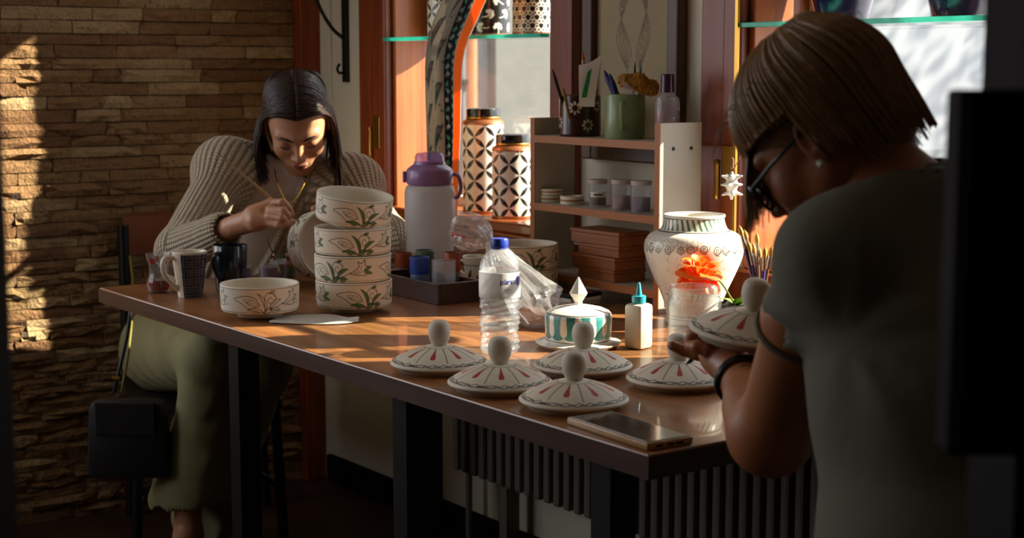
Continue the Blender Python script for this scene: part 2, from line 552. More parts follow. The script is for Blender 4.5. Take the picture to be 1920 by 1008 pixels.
portal('window_light', ((W1[0] + W1[1]) / 2, YO + .02, 1.46), (-math.pi / 2, 0, 0), W1[1] - W1[0], WZ[1] - WZ[0])
portal('window_light', ((W2[0] + W2[1]) / 2, YO + .02, 1.46), (-math.pi / 2, 0, 0), W2[1] - W2[0], WZ[1] - WZ[0])
portal('front_fill_portal', ((FILL_OPENING[0] + FILL_OPENING[1]) / 2, YF - .17, 1.625), (math.pi / 2, 0, 0), FILL_OPENING[1] - FILL_OPENING[0], 1.25)

# stone wall on the left: split-face courses, every stone in view its own piece
m, nt, out = new_mat('split_travertine'); L = nt.links
p = N(nt, 'ShaderNodeBsdfPrincipled'); L.new(p.outputs[0], out.inputs[0]); p.inputs['Roughness'].default_value = .85
oi = N(nt, 'ShaderNodeObjectInfo'); geo = N(nt, 'ShaderNodeNewGeometry')
pos = geo.outputs['Position']
c1 = ramp(nt, oi.outputs['Random'], [(0., lin('#835f3c')), (.35, lin('#93714a')), (.75, lin('#a07f56')), (1., lin('#c0a880'))])
n1 = noise(nt, 26, 6, pos, .65); n2 = noise(nt, 110, 4, pos, .6); n3 = noise(nt, 5, 3, pos)
c2 = mixc(nt, n1, mixc(nt, 1, c1, (.62, .55, .46), 'MULTIPLY'), mixc(nt, 1, c1, (1.2, 1.16, 1.1), 'MULTIPLY'))
pit = ramp(nt, n2, [(.30, (.28, .22, .16)), (.42, (1, 1, 1))])
c3 = mixc(nt, .75, c2, pit, 'MULTIPLY')
c3 = mixc(nt, math_(nt, 'MULTIPLY', n3, .4), c3, mixc(nt, 1, c3, (.75, .62, .5), 'MULTIPLY'))
L.new(c3, p.inputs['Base Color'])
bn = N(nt, 'ShaderNodeBump'); bn.inputs['Strength'].default_value = 1.0; bn.inputs['Distance'].default_value = .014
n4 = noise(nt, 55, 5, pos, .7)
L.new(math_(nt, 'MULTIPLY_ADD', n2, .35, math_(nt, 'MULTIPLY_ADD', n4, .6, n1)), bn.inputs['Height']); L.new(bn.outputs[0], p.inputs['Normal'])
M_stone = m
M_grout = pbr('stone_backing', '#3c2f22', .95)
LW = (-1.0, .95)                                 # opening added in the stone wall, left of the view, for more fill light
wall_left = struct('wall_left', join(box(XB - .2, LW[1], 0, XB, YO, ZC), box(XB - .2, YF - .2, 0, XB, LW[0], ZC), box(XB - .2, LW[0], 0, XB, LW[1], .9), box(XB - .2, LW[0], 2.3, XB, LW[1], ZC)), M_grout)
portal('side_fill_portal', (XB - .22, (LW[0] + LW[1]) / 2, 1.6), (math.pi / 2, 0, math.pi / 2 - math.pi), LW[1] - LW[0], 1.4)
def stone_vf(seed, ny=5, nz=3):
    r = random.Random(seed); V, Fq = [], []
    for j in range(nz):
        for i in range(ny):
            y = -.5 + i / (ny - 1); z = -.5 + j / (nz - 1)
            ed = (i in (0, ny - 1)) or (j in (0, nz - 1))
            x = 1.0 + r.uniform(-.5, .2) - (.25 if ed else 0)
            V.append((x, y + (0 if i in (0, ny - 1) else r.uniform(-.05, .05)), z + (r.uniform(-.05, .02) if j == nz - 1 else 0)))
    n = len(V)
    for i in range(ny): V.append((0, V[i][1], -.5))
    for i in range(ny): V.append((0, V[(nz - 1) * ny + i][1], .5))
    for j in range(nz - 1):
        for i in range(ny - 1):
            a = j * ny + i; Fq.append((a, a + 1, a + ny + 1, a + ny))
    for i in range(ny - 1):
        Fq.append((n + i, n + i + 1, i + 1, i))
        t = (nz - 1) * ny
        Fq.append((t + i, t + i + 1, n + ny + i + 1, n + ny + i))
    for c, sgn in ((0, 1), (ny - 1, -1)):
        loop = [n + c] + [j * ny + c for j in range(nz)] + [n + ny + c]
        Fq.append(tuple(loop if sgn > 0 else loop[::-1]))
    return V, Fq
stone_vars = [stone_vf(100 + k) for k in range(12)]
stone_meshes = []
for k, vf in enumerate(stone_vars):
    me = mesh_of('stone', vf[0], vf[1], False); me.materials.append(M_stone); stone_meshes.append(me)
rs = random.Random(11); z = 0.; rest = []; nstones = 0
while z < ZC - .01:
    rh = rs.choice((.026, .03, .033, .036, .036)); y = 2.215
    while y > YF:
        ln = rs.choice((.09, .13, .17, .2, .24, .28)) * rs.uniform(.85, 1.1)
        dep = rs.uniform(.008, .024); k = rs.randrange(12)
        inview = y > 1.27 and z < 1.47
        if y - ln < YF: ln = y - YF
        if ln > .02 and not (.9 - rh < z < 2.3 and y > LW[0] and y - ln < LW[1]):
            if inview and nstones < 300:
                o = bpy.data.objects.new('stone', stone_meshes[k]); COL.objects.link(o); o.parent = wall_left
                o.location = (XB, y - ln / 2, z + rh / 2); o.scale = (dep, ln - .0025, rh - .0022); nstones += 1
            else:
                rest.append(([(XB + v[0] * dep, y - ln / 2 + v[1] * (ln - .0025), z + rh / 2 + v[2] * (rh - .0022)) for v in stone_vars[k][0]], stone_vars[k][1]))
        y -= ln
    z += rh
V, Fq = [], []
for v, f in rest:
    n = len(V); V += v; Fq += [tuple(i + n for i in q) for q in f]
tag(obj('stone_courses', mesh_of('stone_courses', V, Fq, False), M_stone, wall_left), kind='stuff')
struct('trim_1', box(XB, 2.215, 0, XB + .05, YW, ZC, .004), M_casing)          # corner post
struct('baseboard_back', box(-4.12, YW - .018, 0, -1.2, YW, .085, .004), M_dark)

# windows: casing, deep reveal, sill, pane, glass shelf rests separately
def window(name, w, lw, rw, hinge):
    x0, x1 = w; z0, z1 = WZ
    wd = tag(mk(name, join(box(x0 - lw, YW - .03, z0 - .02, x0 - lw * .42, YW, z1 + .09, .004),
                           box(x1, YW - .03, z0 - .02, x1 + rw, YW, z1 + .09, .004),
                           box(x0 - lw * .42, YW - .03, z1, x1, YW, z1 + .09, .004)), M_casing), kind='structure')
    mk('sash_stile', box(x0 - lw * .41, YW - .045, z0, x0 - .004, YW - .001, z1, .006), M_casing, wd)
    mk('reveal', box(x0 - .003, YW - .02, z0 + .002, x0 + .012, YO, z1, .002), M_jamb, wd)
    mk('reveal', box(x1 - .012, YW, z0, x1 + .003, YO, z1, .002), M_jamb, wd)
    mk('head_board', box(x0 + .012, YW, z1 - .012, x1 - .012, YO, z1 + .003), M_jamb, wd)
    mk('sill', join(box(x0 + .012, YW - .045, z0 - .022, x1 - .012, YO, z0 + .006, .006), box(x0 - .01, YW - .055, z0 - .03, x1 + .01, YW - .001, z0 - .022, .003)), M_sill, wd)
    mk('apron', box(x0 - lw, YW - .022, .62, x1 + rw, YW - .0005, z0 - .031, .003), M_casing, wd)
    mk('glazing_bar', join(box(x0 + .012, YO - .035, z0 + .006, x0 + .04, YO - .01, z1 - .012), box(x1 - .04, YO - .035, z0 + .006, x1 - .012, YO - .01, z1 - .012),
                           box(x0 + .04, YO - .035, z0 + .006, x1 - .04, YO - .01, z0 + .03)), pbr('white_sash', '#d8d6cc', .5), wd)
    mk('window_pane', box(x0 + .04, YO - .024, z0 + .03, x1 - .04, YO - .021, z1 - .012), M_glass, wd)
    for hz in hinge:
        hx = x0 - lw * .44
        h_ = mk('hinge', join(moved(lathe_vf([(0, -.04), (.006, -.04), (.0075, -.036), (.0065, -.03), (.0065, .03), (.0075, .036), (.006, .04), (0, .042)], 12), (hx, YW - .05, hz))), M_brass, wd, True)
        mk('hinge_plate', box(hx + .012, YW - .049, hz - .02, hx + .045, YW - .044, hz + .07, .002), M_brass, wd)
    return wd
win1 = window('window_1', W1, .17, .085, (1.045, 1.75))
win2 = window('window_2', W2, .135, .09, (1.02, 1.75))
mk('brass_strip', box(W2[0] - .012, YW - .052, .9, W2[0] - .004, YW - .046, 1.9), M_brass, win2)

# dark door posts the photograph is taken between
def post(name, pxa, pxb, zf0, dz):
    a = at_d(pxa, 504, zf0 + .1); b = at_d(pxb, 504, zf0 + .1)
    pts = [a - FH * .1, b - FH * .1, b, a]
    V = [(q[0], q[1], zz) for zz in (0, dz) for q in pts]
    return struct(name, (V, box(0, 0, 0, 1, 1, 1)[1]), M_dark)
post('trim_3', -150, 14, .95, 2.3)
post('trim_4', 1828, 2030, .95, 2.3)
a = at_d(1779, 504, .95)
V = []
zb, ztp = 1.25 - .236, 1.25 - .0135
pan = thing('wall_panel', 'flat black panel fixed to the dark door post at the right edge', 'panel', (a[0], a[1], zb))
pw = .055
def pbox(u0, u1, d0, d1, z0, z1, bev=.003):
    M = Matrix(((RIGHT[0], FH[0], 0, 0), (RIGHT[1], FH[1], 0, 0), (0, 0, 1, 0), (0, 0, 0, 1)))
    return moved(box(u0, d0, z0, u1, d1, z1, bev), M=M)
mk('casing', pbox(0, pw, -.012, .02, 0, ztp - zb), M_dark, pan)
mk('front_rim', pbox(.004, pw - .002, -.016, -.012, .004, ztp - zb - .004, .001), M_dark, pan)

# outside: sunlit lane with a pale facade, a downpipe, and a tree standing in the sun
M_fac = pbr('facade_plaster', '#5c6066', .9, var=.12, vscale=1.5, bump=.3, bscale=8)
M_fac2 = pbr('facade_stone', '#4e4e4c', .9, var=.3, vscale=1.2, bump=.4, bscale=6)
tag(mk('ground', box(-9, YO, -.25, 8, 22, -.15), pbr('paving', '#a8a296', .9)), kind='structure')
tag(mk('wall_outside', join(box(-7.6, 3.0, -.15, -7.2, 16, 5.5)), M_fac), kind='structure')
fs = tag(mk('facade_stonework', box(-7.199, 5.0, -.15, -7.12, 6.35, 3.2), M_fac2), 'grey stone bay of the facade outside the left window', 'facade')
dp = thing('downpipe', 'thin copper downpipe on the facade outside the left window', 'pipe', (-7.15, 4.86, -.15))
mk('pipe', moved(lathe_vf([(0, 0), (.03, 0), (.03, 3.2), (0, 3.2)], 12)), pbr('copper_pipe', '#a5603a', .5, .3), dp, True)
for zz in (.6, 1.3, 2.2): mk('bracket', box(-.05, -.04, zz, .01, .04, zz + .03), M_iron, dp)
tree = thing('tree', 'leafy street tree standing outside beyond the right window', 'tree', (-4.2, 12.6, -.15))
mk('trunk', tube([(0, 0, 0), (.06, 0, 1.4), (-.05, .1, 2.8), (0, 0, 4.2)], [.14, .11, .08, .04], 10), pbr('bark', '#4a3a2c', .9), tree, True)
rt = random.Random(5); V, Fq = [], []
for k in range(900):
    c = Vector((rt.gauss(-.3, 1.0), rt.gauss(0, .9), 4.1 + rt.gauss(0, .8)))
    d = Vector((rt.uniform(-1, 1), rt.uniform(-1, 1), rt.uniform(-1, .4))).normalized(); e = d.orthogonal().normalized()
    e = Quaternion(d, rt.uniform(0, 6.28)) @ e; s = rt.uniform(.06, .12)
    n = len(V); V += [tuple(c), tuple(c + d * s + e * s * .45), tuple(c + d * 2 * s), tuple(c + d * s - e * s * .45)]; Fq.append((n, n + 1, n + 2, n + 3))
tag(mk('leaves', (V, Fq), pbr('leaf_green', '#4c6a2c', .6), tree), kind='stuff')

# iron bracket and cable on the white wall
bp = at_y(651, 60, YW)
br = thing('wall_bracket', 'black wrought-iron bracket with curved arm on the white wall', 'bracket', (bp[0], YW, 1.17))
zlo = at_y(651, 154, YW)[2] - 1.17
mk('back_bar', box(-.013, -.012, zlo, .013, 0, .62, .002), M_iron, br)
pts = [(0, -.012, .16), (0, -.05, .19), (0, -.09, .25), (0, -.125, .34), (0, -.15, .46)]
mk('curved_arm', tube(smooth_path(pts), .0055, 8), M_iron, br, True)
hk = [(0, -.012, zlo + .03), (0, -.028, zlo + .026), (0, -.034, zlo + .04), (0, -.026, zlo + .052)]
mk('hook', tube(smooth_path(hk), .004, 8), M_iron, br, True)
cb = at_y(620, 0, YW)
tag(mk('cable', tube([(cb[0], YW - .003, .95), (cb[0] + .002, YW - .003, 1.3), (cb[0] - .002, YW - .003, 1.7), (cb[0], YW - .003, 2.59)], .003, 6), M_white, None, True),
    'thin white cable running down the white wall beside the iron bracket', 'cable')

# radiator below the windows
rad = thing('radiator', 'white ribbed radiator on the wall under the table', 'radiator', (-3.32, YW - .02, .22))
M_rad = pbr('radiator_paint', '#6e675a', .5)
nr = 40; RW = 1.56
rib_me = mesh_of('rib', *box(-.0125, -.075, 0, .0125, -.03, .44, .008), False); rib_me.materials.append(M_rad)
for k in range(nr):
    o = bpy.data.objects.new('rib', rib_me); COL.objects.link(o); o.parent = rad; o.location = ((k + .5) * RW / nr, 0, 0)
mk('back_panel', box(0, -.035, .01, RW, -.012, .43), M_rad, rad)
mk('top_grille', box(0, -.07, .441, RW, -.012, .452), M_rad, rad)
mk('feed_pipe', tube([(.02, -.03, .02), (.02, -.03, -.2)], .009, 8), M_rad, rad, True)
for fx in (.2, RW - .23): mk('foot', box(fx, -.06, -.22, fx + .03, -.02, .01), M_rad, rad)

# picture between the windows
fa = at_y(1110, 100, YW); fb = at_y(1290, 100, YW); fz0 = 1.04; fz1 = 1.62
pic = thing('framed_picture', 'brown framed faded sketch hanging on the wall between the windows', 'picture', ((fa[0] + fb[0]) / 2, YW - .001, fz0))
hw = (fb[0] - fa[0]) / 2; hh = fz1 - fz0; fw = .035
M_pf = wood('picture_frame_wood', '#3a2415', '#5c3c22', .45, 2, 10)
mk('frame', join(box(-hw, -.03, 0, -hw + fw, 0, hh, .004), box(hw - fw, -.03, 0, hw, 0, hh, .004), box(-hw + fw, -.03, 0, hw - fw, 0, fw, .004), box(-hw + fw, -.03, hh - fw, hw - fw, 0, hh, .004)), M_pf, pic)
nx, nz = 90, 170
gx, gz = np.meshgrid(np.linspace(-hw + fw, hw - fw, nx), np.linspace(fw, hh - fw, nz), indexing='ij')
Vp = np.stack([gx.ravel(), np.full(gx.size, -.012), gz.ravel()], 1)
i, k = np.meshgrid(np.arange(nx - 1), np.arange(nz - 1), indexing='ij')
Fp = np.stack([i * nz + k, (i + 1) * nz + k, (i + 1) * nz + k + 1, i * nz + k + 1], -1).reshape(-1, 4)
P = Paint(Vp[:, 0], Vp[:, 2], lin('#a08e6c'))
inkc = lin('#6f5f48')
for q in range(7):
    t = q / 6
    P.stroke(curve2([(.0, .40), (-.03 - .02 * t, .34), (-.05 * (1 - t) - .01, .27 - .02 * t), (-.02, .2), (.01, .16)]), .0012, inkc)
    P.stroke(curve2([(.0, .40), (.03 + .015 * t, .35), (.045 * (1 - t) + .01, .28 - .03 * t), (.02, .2), (.01, .16)]), .0012, inkc)
obj('drawing', mesh_of('drawing', Vp, Fp, False, col=P.C), pbr('faded_drawing', '#a08e6c', .7, vcol=True, var=.25, vscale=12), pic)

# ================================================================== TABLE AND CERAMICS
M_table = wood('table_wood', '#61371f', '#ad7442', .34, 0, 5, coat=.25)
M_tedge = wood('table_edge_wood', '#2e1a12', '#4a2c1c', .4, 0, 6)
M_metal = pbr('black_metal', '#0c0b0a', .45, .4)
TX0, TX1, TY0, TY1 = -3.445, -1.52, 1.31, 2.215
tb = thing('work_table', 'long brown wooden work table on black metal legs', 'table', ((TX0 + TX1) / 2, (TY0 + TY1) / 2, 0))
cx_, cy_ = (TX0 + TX1) / 2, (TY0 + TY1) / 2
mk('table_top', box(TX0 - cx_, TY0 - cy_, ZT - .032, TX1 - cx_, TY1 - cy_, ZT, .003), M_table, tb)
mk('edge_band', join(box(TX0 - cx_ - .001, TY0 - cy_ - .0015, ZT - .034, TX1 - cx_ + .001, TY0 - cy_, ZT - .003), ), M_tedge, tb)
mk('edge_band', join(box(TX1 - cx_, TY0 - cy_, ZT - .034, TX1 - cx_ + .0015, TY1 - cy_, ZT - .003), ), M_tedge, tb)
for lx, ly in ((-2.83, 1.37), (-2.2, 1.37), (-1.665, 1.37), (-3.25, 2.08), (-1.62, 2.08)):
    mk('leg', box(lx - cx_ - .023, ly - cy_ - .023, 0, lx - cx_ + .023, ly - cy_ + .023, ZT - .034, .002), M_metal, tb)

INK = lin('#2b2b27'); GRN = lin('#5d7a42'); RED = lin('#b13a3c'); CREAM = lin('#e6dcc8'); TEAL = lin('#3d8f8b')
M_cer = pbr('bisque_ceramic', '#e6dcc8', .62, vcol=True, var=.06, vscale=30)
M_cerg = pbr('glazed_ceramic', '#e6dcc8', .28, vcol=True, var=.06, vscale=30, coat=.3)

# ---- floral bowls
def bud(P, u, v, s, col, fl=1):
    f = lambda pts: [(x * s * fl, y * s) for x, y in pts]
    P.stroke(f(curve2([(0, 0), (-.25, .38), (-.75, .52), (-1.5, .35), (-1.05, .12), (-.6, -.18), (0, 0)])), .0007, col, u, v)
    P.stroke(f(curve2([(-.1, .05), (-.45, .3), (-.9, .3), (-.6, .1), (-.35, .12)])), .0005, col, u, v)
    P.stroke(f(curve2([(-.2, -.02), (-.55, .02), (-.75, .18), (-.5, .22)])), .0005, col, u, v)
def tulip(P, u, v, s, col, fl=1):
    f = lambda pts: [(x * s * fl, y * s) for x, y in pts]
    P.stroke(f(curve2([(0, 0), (.25, .1), (.62, .42), (.55, .72), (.78, .62), (1.0, .85), (1.02, .5), (1.3, .4), (1.05, .18), (1.1, -.1), (.6, -.12), (0, 0)], 5)), .0008, col, u, v)
    P.stroke(f(curve2([(.3, 0), (.7, .2), (.8, .5)])), .0005, col, u, v)
    P.stroke(f(curve2([(.4, -.03), (.8, .1), (1., .3)])), .0005, col, u, v)
def motif(P, u, v, s, green=True, fl=1):
    g = GRN
    f = lambda pts: [(x * s * fl, y * s) for x, y in pts]
    leaves = [((.02, -.15), (-.42, 1.0), .10, -.20), ((.0, -.18), (-1.05, .02), .09, -.12), ((-.05, -.2), (.42, .15), .15, .0), ((.3, .05), (1.0, .62), .11, .14),
              ((.35, .0), (.95, -.02), .08, .08), ((.30, 1.0), (.62, 1.12), .07, .02)]
    for a, b, w, bd in leaves:
        lf = f(leaf2(a, b, w, bd))
        if green: P.fill(lf, g, u, v)
        P.stroke(lf + lf[:1], .0007, INK, u, v)
    bud(P, u - .30 * s * fl, v + .30 * s, s * 1.05, INK, fl)
    P.stroke(f([(.36 + (.06 + .055 * t) * math.cos(t * 1.6), .62 + (.07 + .06 * t) * math.sin(t * 1.6)) for t in np.linspace(0, 5.2, 26)]), .0006, INK, u, v)
    P.stroke(f(curve2([(.02, .2), (-.02, .7), (.2, 1.05), (.5, 1.02), (.75, .7)])), .0006, INK, u, v)
    tulip(P, u + 1.05 * s * fl, v + .35 * s, s * .95, INK, fl)
    for a, b in (((1.95, .45), (2.45, .75)), ((1.95, .4), (2.5, .3)), ((-.7, -.05), (-.4, -.15)), ((.45, -.15), (.85, -.1))):
        lf = f(leaf2(a, b, .1, .03))
        if green: P.fill(lf, g, u, v)
        P.stroke(lf, .0004, INK, u, v)
    P.stroke(f(curve2([(0, 0), (.5, .1), (1.1, .35)])), .0006, INK, u, v)
def bowl_mesh(name, green, shift=0.):
    R = .079; foot = .010; hb = .053
    outer = [(.0, .003), (.040, .003), (.0405, .0), (.0455, .0), (.0455, foot)]
    side = [(.0455, foot), (.070, foot + .0005), (.0755, foot + .0022), (.0775, foot + .007), (.0785, foot + .025), (R, foot + hb)]
    inner = [(R, foot + hb), (R - .001, foot + hb + .0025), (R - .004, foot + hb + .002), (R - .0055, foot + hb - .003), (R - .008, foot + .02), (R - .016, foot + .008), (0.0, foot + .006)]
    def paint(P, TH, Rr, Z, S, SG):
        P.U = TH * R; P.V = Z; P.L = 2 * math.pi * R
        P.mask = (SG == 1) & (Rr > .06)
        for k in range(3):
            motif(P, (k + shift) * P.L / 3, foot + .010, .034, green)
        P.mask = np.ones(len(TH), bool)
        P.blend(np.clip((.0007 - np.abs(Z - (foot + hb - .001))) / .0005 + .5, 0, 1) * (Rr > R - .002), lin('#57584a'))
        P.blend(np.clip((.0006 - np.abs(Z - (foot + .006))) / .0005 + .5, 0, 1) * (SG == 1), lin('#8c8a78'))
    return painted_lathe(name, [(outer, .02), (side, .0011), (inner, .008)], 512, CREAM, paint)
bowl_g = bowl_mesh('bowl_body', True); bowl_s = bowl_mesh('bowl_body', False)
def place_bowl(me, label, loc, rz, group, tilt=None):
    b = obj('floral_bowl', me, M_cer); tag(b, label, 'bowl', group)
    b.location = tuple(loc)
    b.rotation_euler = (0, 0, rz)
    if tilt is not None:
        b.rotation_mode = 'QUATERNION'; b.rotation_quaternion = tilt @ Quaternion((0, 0, 1), rz)
    return b
ANG = lambda p: math.atan2(-p[1], -p[0])        # angle at p towards the camera
p = at_z(488, 594, ZT)
place_bowl(bowl_s, 'single cream bowl with uncoloured flower sketch on the table edge side', (p[0], p[1], ZT + .0045), ANG(p) + .12, 'floral bowls')
# tissue under that bowl
g = 26; q0 = at_z(575, 601, ZT)
Vt, Ft = [], []
for i in range(g):
    for j in range(9):
        t = i / (g - 1); w = (.062 * math.sin(math.pi * min(1, t * .9 + .08)) ** .7 + .006) * (1 - .2 * t)
        along = -.07 + .175 * t; acr = (j / 8 - .5) * 2 * w
        c = q0 + RIGHT * along + FH * (acr + .012 * math.sin(5 * t))
        Vt.append((c[0], c[1], ZT + .0028 + .0022 * math.sin(9 * t + j) * math.sin(j * 1.7) + (.016 * max(0, t - .62) * math.sin(math.pi * j / 8) if t > .5 else 0)))
for i in range(g - 1):
    for j in range(8):
        a = i * 9 + j; Ft.append((a, a + 1, a + 10, a + 9))
ts = tag(mk('paper_tissue', (Vt, Ft), pbr('white_tissue', '#e6e4de', .9, bump=.5, bscale=90), None, True), 'crumpled white tissue lying beside the single sketched bowl', 'tissue')
md = ts.modifiers.new('thickness', 'SOLIDIFY'); md.thickness = .0012; md.offset = 1

p = at_z(663, 581, ZT); bz = ZT
rots = (.35, -.55, .15, .25); lab = ('lowest bowl of the tall floral stack, standing on its foot ring', 'second bowl from the bottom of the tall floral stack',
                                     'third bowl from the bottom of the tall floral stack', 'tilted topmost bowl of the tall floral stack')
for k in range(4):
    dx = RNG.uniform(-.0015, .0015, 2)
    tilt = None; zz = bz + k * .0545
    if k == 3:
        tilt = Quaternion(Vector(FH), math.radians(6.5)) @ Quaternion(Vector(RIGHT), math.radians(6)); zz += .0135
    place_bowl(bowl_g, lab[k], (p[0] + dx[0], p[1] + dx[1], zz + .0002), ANG(p) + rots[k], 'floral bowls', tilt)
p = at_z(978, 557, ZT)
place_bowl(bowl_g, 'lower bowl of the short stack beside the plastic bag', (p[0], p[1], ZT), ANG(p) + .3, 'floral bowls')
place_bowl(bowl_g, 'upper open bowl of the short stack behind the water bottle', (p[0] + .001, p[1], ZT + .0547), ANG(p) + .3, 'floral bowls')

# ---- painted lids
def lid_mesh():
    under = [(0, .006), (.058, .006), (.060, .0), (.068, .0), (.0705, .007), (.078, .0085)]
    dome = [(.078, .0085), (.0815, .0105), (.082, .0125), (.0795, .0155), (.073, .0195), (.060, .0265), (.045, .0330), (.030, .0378), (.024, .0392), (.0165, .0402), (.0135, .0415)]
    knob = [(.0135, .0415), (.0135, .0445), (.0155, .049), (.0178, .0560), (.0186, .0635), (.0180, .0705), (.0160, .0770), (.0125, .0810), (.0070, .0832), (.0005, .0838)]
    def paint(P, TH, R, Z, S, SG):
        d = SG == 1
        K = 8; a = TH / (2 * math.pi) * K; fr = (a - np.round(a)) * 2 * math.pi / K
        P.blend(np.clip((.0007 - np.abs(fr) * R) / .0006 + .5, 0, 1) * d * (R > .0255) * (R < .0695), INK)
        a2 = a + .5; fr2 = (a2 - np.round(a2)) * 2 * math.pi / K
        t = (R - .0265) / .034; w = np.where((t > 0) & (t < 1), .0008 + .0050 * np.clip(t, 0, 1) ** 1.5 * np.sqrt(np.clip(1 - np.clip((t - .82) / .18, 0, 1) ** 2, 0, 1)), -1)
        P.blend(np.clip((w - np.abs(fr2) * R) / .0005 + .5, 0, 1) * d, RED)
        P.blend(np.clip((.0006 - np.abs(R - .0252)) / .0005 + .5, 0, 1) * d, INK)
        P.blend(np.clip((.0010 - np.abs(Z - .0425)) / .0006 + .5, 0, 1) * (R < .02), INK)
        for off, ph, am in ((.0752, 0., .0022), (.0725, 1.3, .0020)):
            wav = off + am * (np.abs(np.sin(TH * 11 + ph + .8 * np.sin(TH * 3))) + .35 * np.sin(TH * 29 + ph))
            P.blend(np.clip((.0008 - np.abs(R - wav)) / .0005 + .5, 0, 1) * d, INK)
        P.blend(np.clip((.0006 - np.abs(R - .0775)) / .0005 + .5, 0, 1) * d * (Z > .012), INK)
        P.blend((SG == 2) * .35, lin('#cfc4b2'))
        P.blend((SG == 0) * .5, lin('#c9b28c'))
    return painted_lathe('dome', [(under, .03), (dome, .0011)], 512, CREAM, paint), painted_lathe('knob', [(knob[:1], .1), (knob[:1], .1), (knob, .003)], 64, lin('#dcd2c0'), lambda P, TH, R, Z, S, SG: P.blend(np.clip((.0009 - np.abs(Z - .0432)) / .0006 + .5, 0, 1), INK))
dome_me, knob_me = lid_mesh()
for me_ in (dome_me, knob_me): me_.materials.append(M_cer)
def put_lid(label, loc):
    t = thing('painted_lid', label, 'lid', loc, 0, 'red drop painted lids')
    for nm, me_ in (('dome', dome_me), ('knob', knob_me)):
        o = bpy.data.objects.new(nm, me_); COL.objects.link(o); o.parent = t
    return t
lids = [((824, 692), .2, 'painted domed lid with red drops, furthest left on the table'), ((937, 729), .05, 'painted domed lid with red drops, directly in front of the water bottle'),
        ((1093, 697), .3, 'painted domed lid with red drops, in front of the striped dome dish'), ((1076, 762), .2, 'painted domed lid with red drops, nearest to the phone'),
        ((1271, 722), .05, 'painted domed lid with red drops, between the glass jar and the wrist watch')]
for (px, py), rz, lb in lids:
    p = at_z(px, py, ZT)
    o = put_lid(lb, (p[0], p[1], ZT + .0002))
    o.rotation_euler = (0, 0, ANG(p) + rz + math.pi / 8 * (0 if px in (824, 1076) else 1))
p = at_d(1406, 637, 2.04)
HELD = p.copy()
o = put_lid('painted domed lid with red drops held up by the person in the grey shirt', p)
o.rotation_mode = 'QUATERNION'
o.rotation_quaternion = Quaternion(Vector(FH), math.radians(5)) @ Quaternion(Vector(RIGHT), math.radians(5)) @ Quaternion((0, 0, 1), ANG(p) + .12)

# ---- striped dome dish
def dome_paint(P, TH, R, Z, S, SG):
    L = .062
    K = 14; a = TH / (2 * math.pi) * K; fr = np.abs(a - np.round(a)) * 2 * math.pi / K * L     # distance to the white tongue's centre
    body = (SG == 1); pit = 2 * math.pi * L / K
    zlow = .0255 - .0085 * np.sqrt(np.clip(1 - ((pit / 2 - fr) / (pit / 2)) ** 2, 0, 1))
    P.blend(np.clip((Z - zlow) / .0006, 0, 1) * body * (Z < .0605), TEAL)
    w = .0062 + .0008 * np.cos((Z - .03) * 90)
    tongue = np.where(Z > .032, fr < w, np.hypot(fr, (Z - .032) * .8) < w)
    P.blend(tongue * body, lin('#ece8de'))
    P.blend(np.clip((.0008 - np.abs(Z - .0618)) / .0006 + .5, 0, 1) * body, INK)
    P.blend(np.clip((.0009 - np.abs(Z - .0138)) / .0006 + .5, 0, 1) * body, INK)
    wav = .0705 + .002 * np.sin(TH * 26)
    P.blend(np.clip((.0008 - np.abs(R - wav)) / .0006 + .5, 0, 1) * (SG == 0) * (Z > .003) * .8, TEAL)
p = at_z(1084, 648, ZT)
dm = thing('dome_dish', 'white dome-covered dish with teal stripes and pointed finial', 'dish', (p[0], p[1], ZT), ANG(p))
obj('striped_dome', painted_lathe('striped_dome', [([(0, .004), (.055, .004), (.057, 0), (.068, 0.0), (.076, .006), (.0775, .0085), (.074, .0085), (.062, .0105), (.0585, .0125)], .0025),
    ([(.0585, .0125), (.0595, .02), (.0605, .04), (.0610, .054), (.0595, .060), (.056, .0640)], .0011), ([(.056, .0640), (.045, .069), (.025, .0735), (.010, .0755), (.0003, .076)], .004)], 420, lin('#ece8de'), dome_paint), M_cerg, dm)
V, Fq = lathe_vf([(0, .074), (.007, .0755), (.0075, .079), (.0065, .0805), (.0165, .0965), (.0010, .1255), (0, .1256)], 8)
mk('finial', (V, Fq), pbr('white_finial', '#e8e2d6', .5), dm)

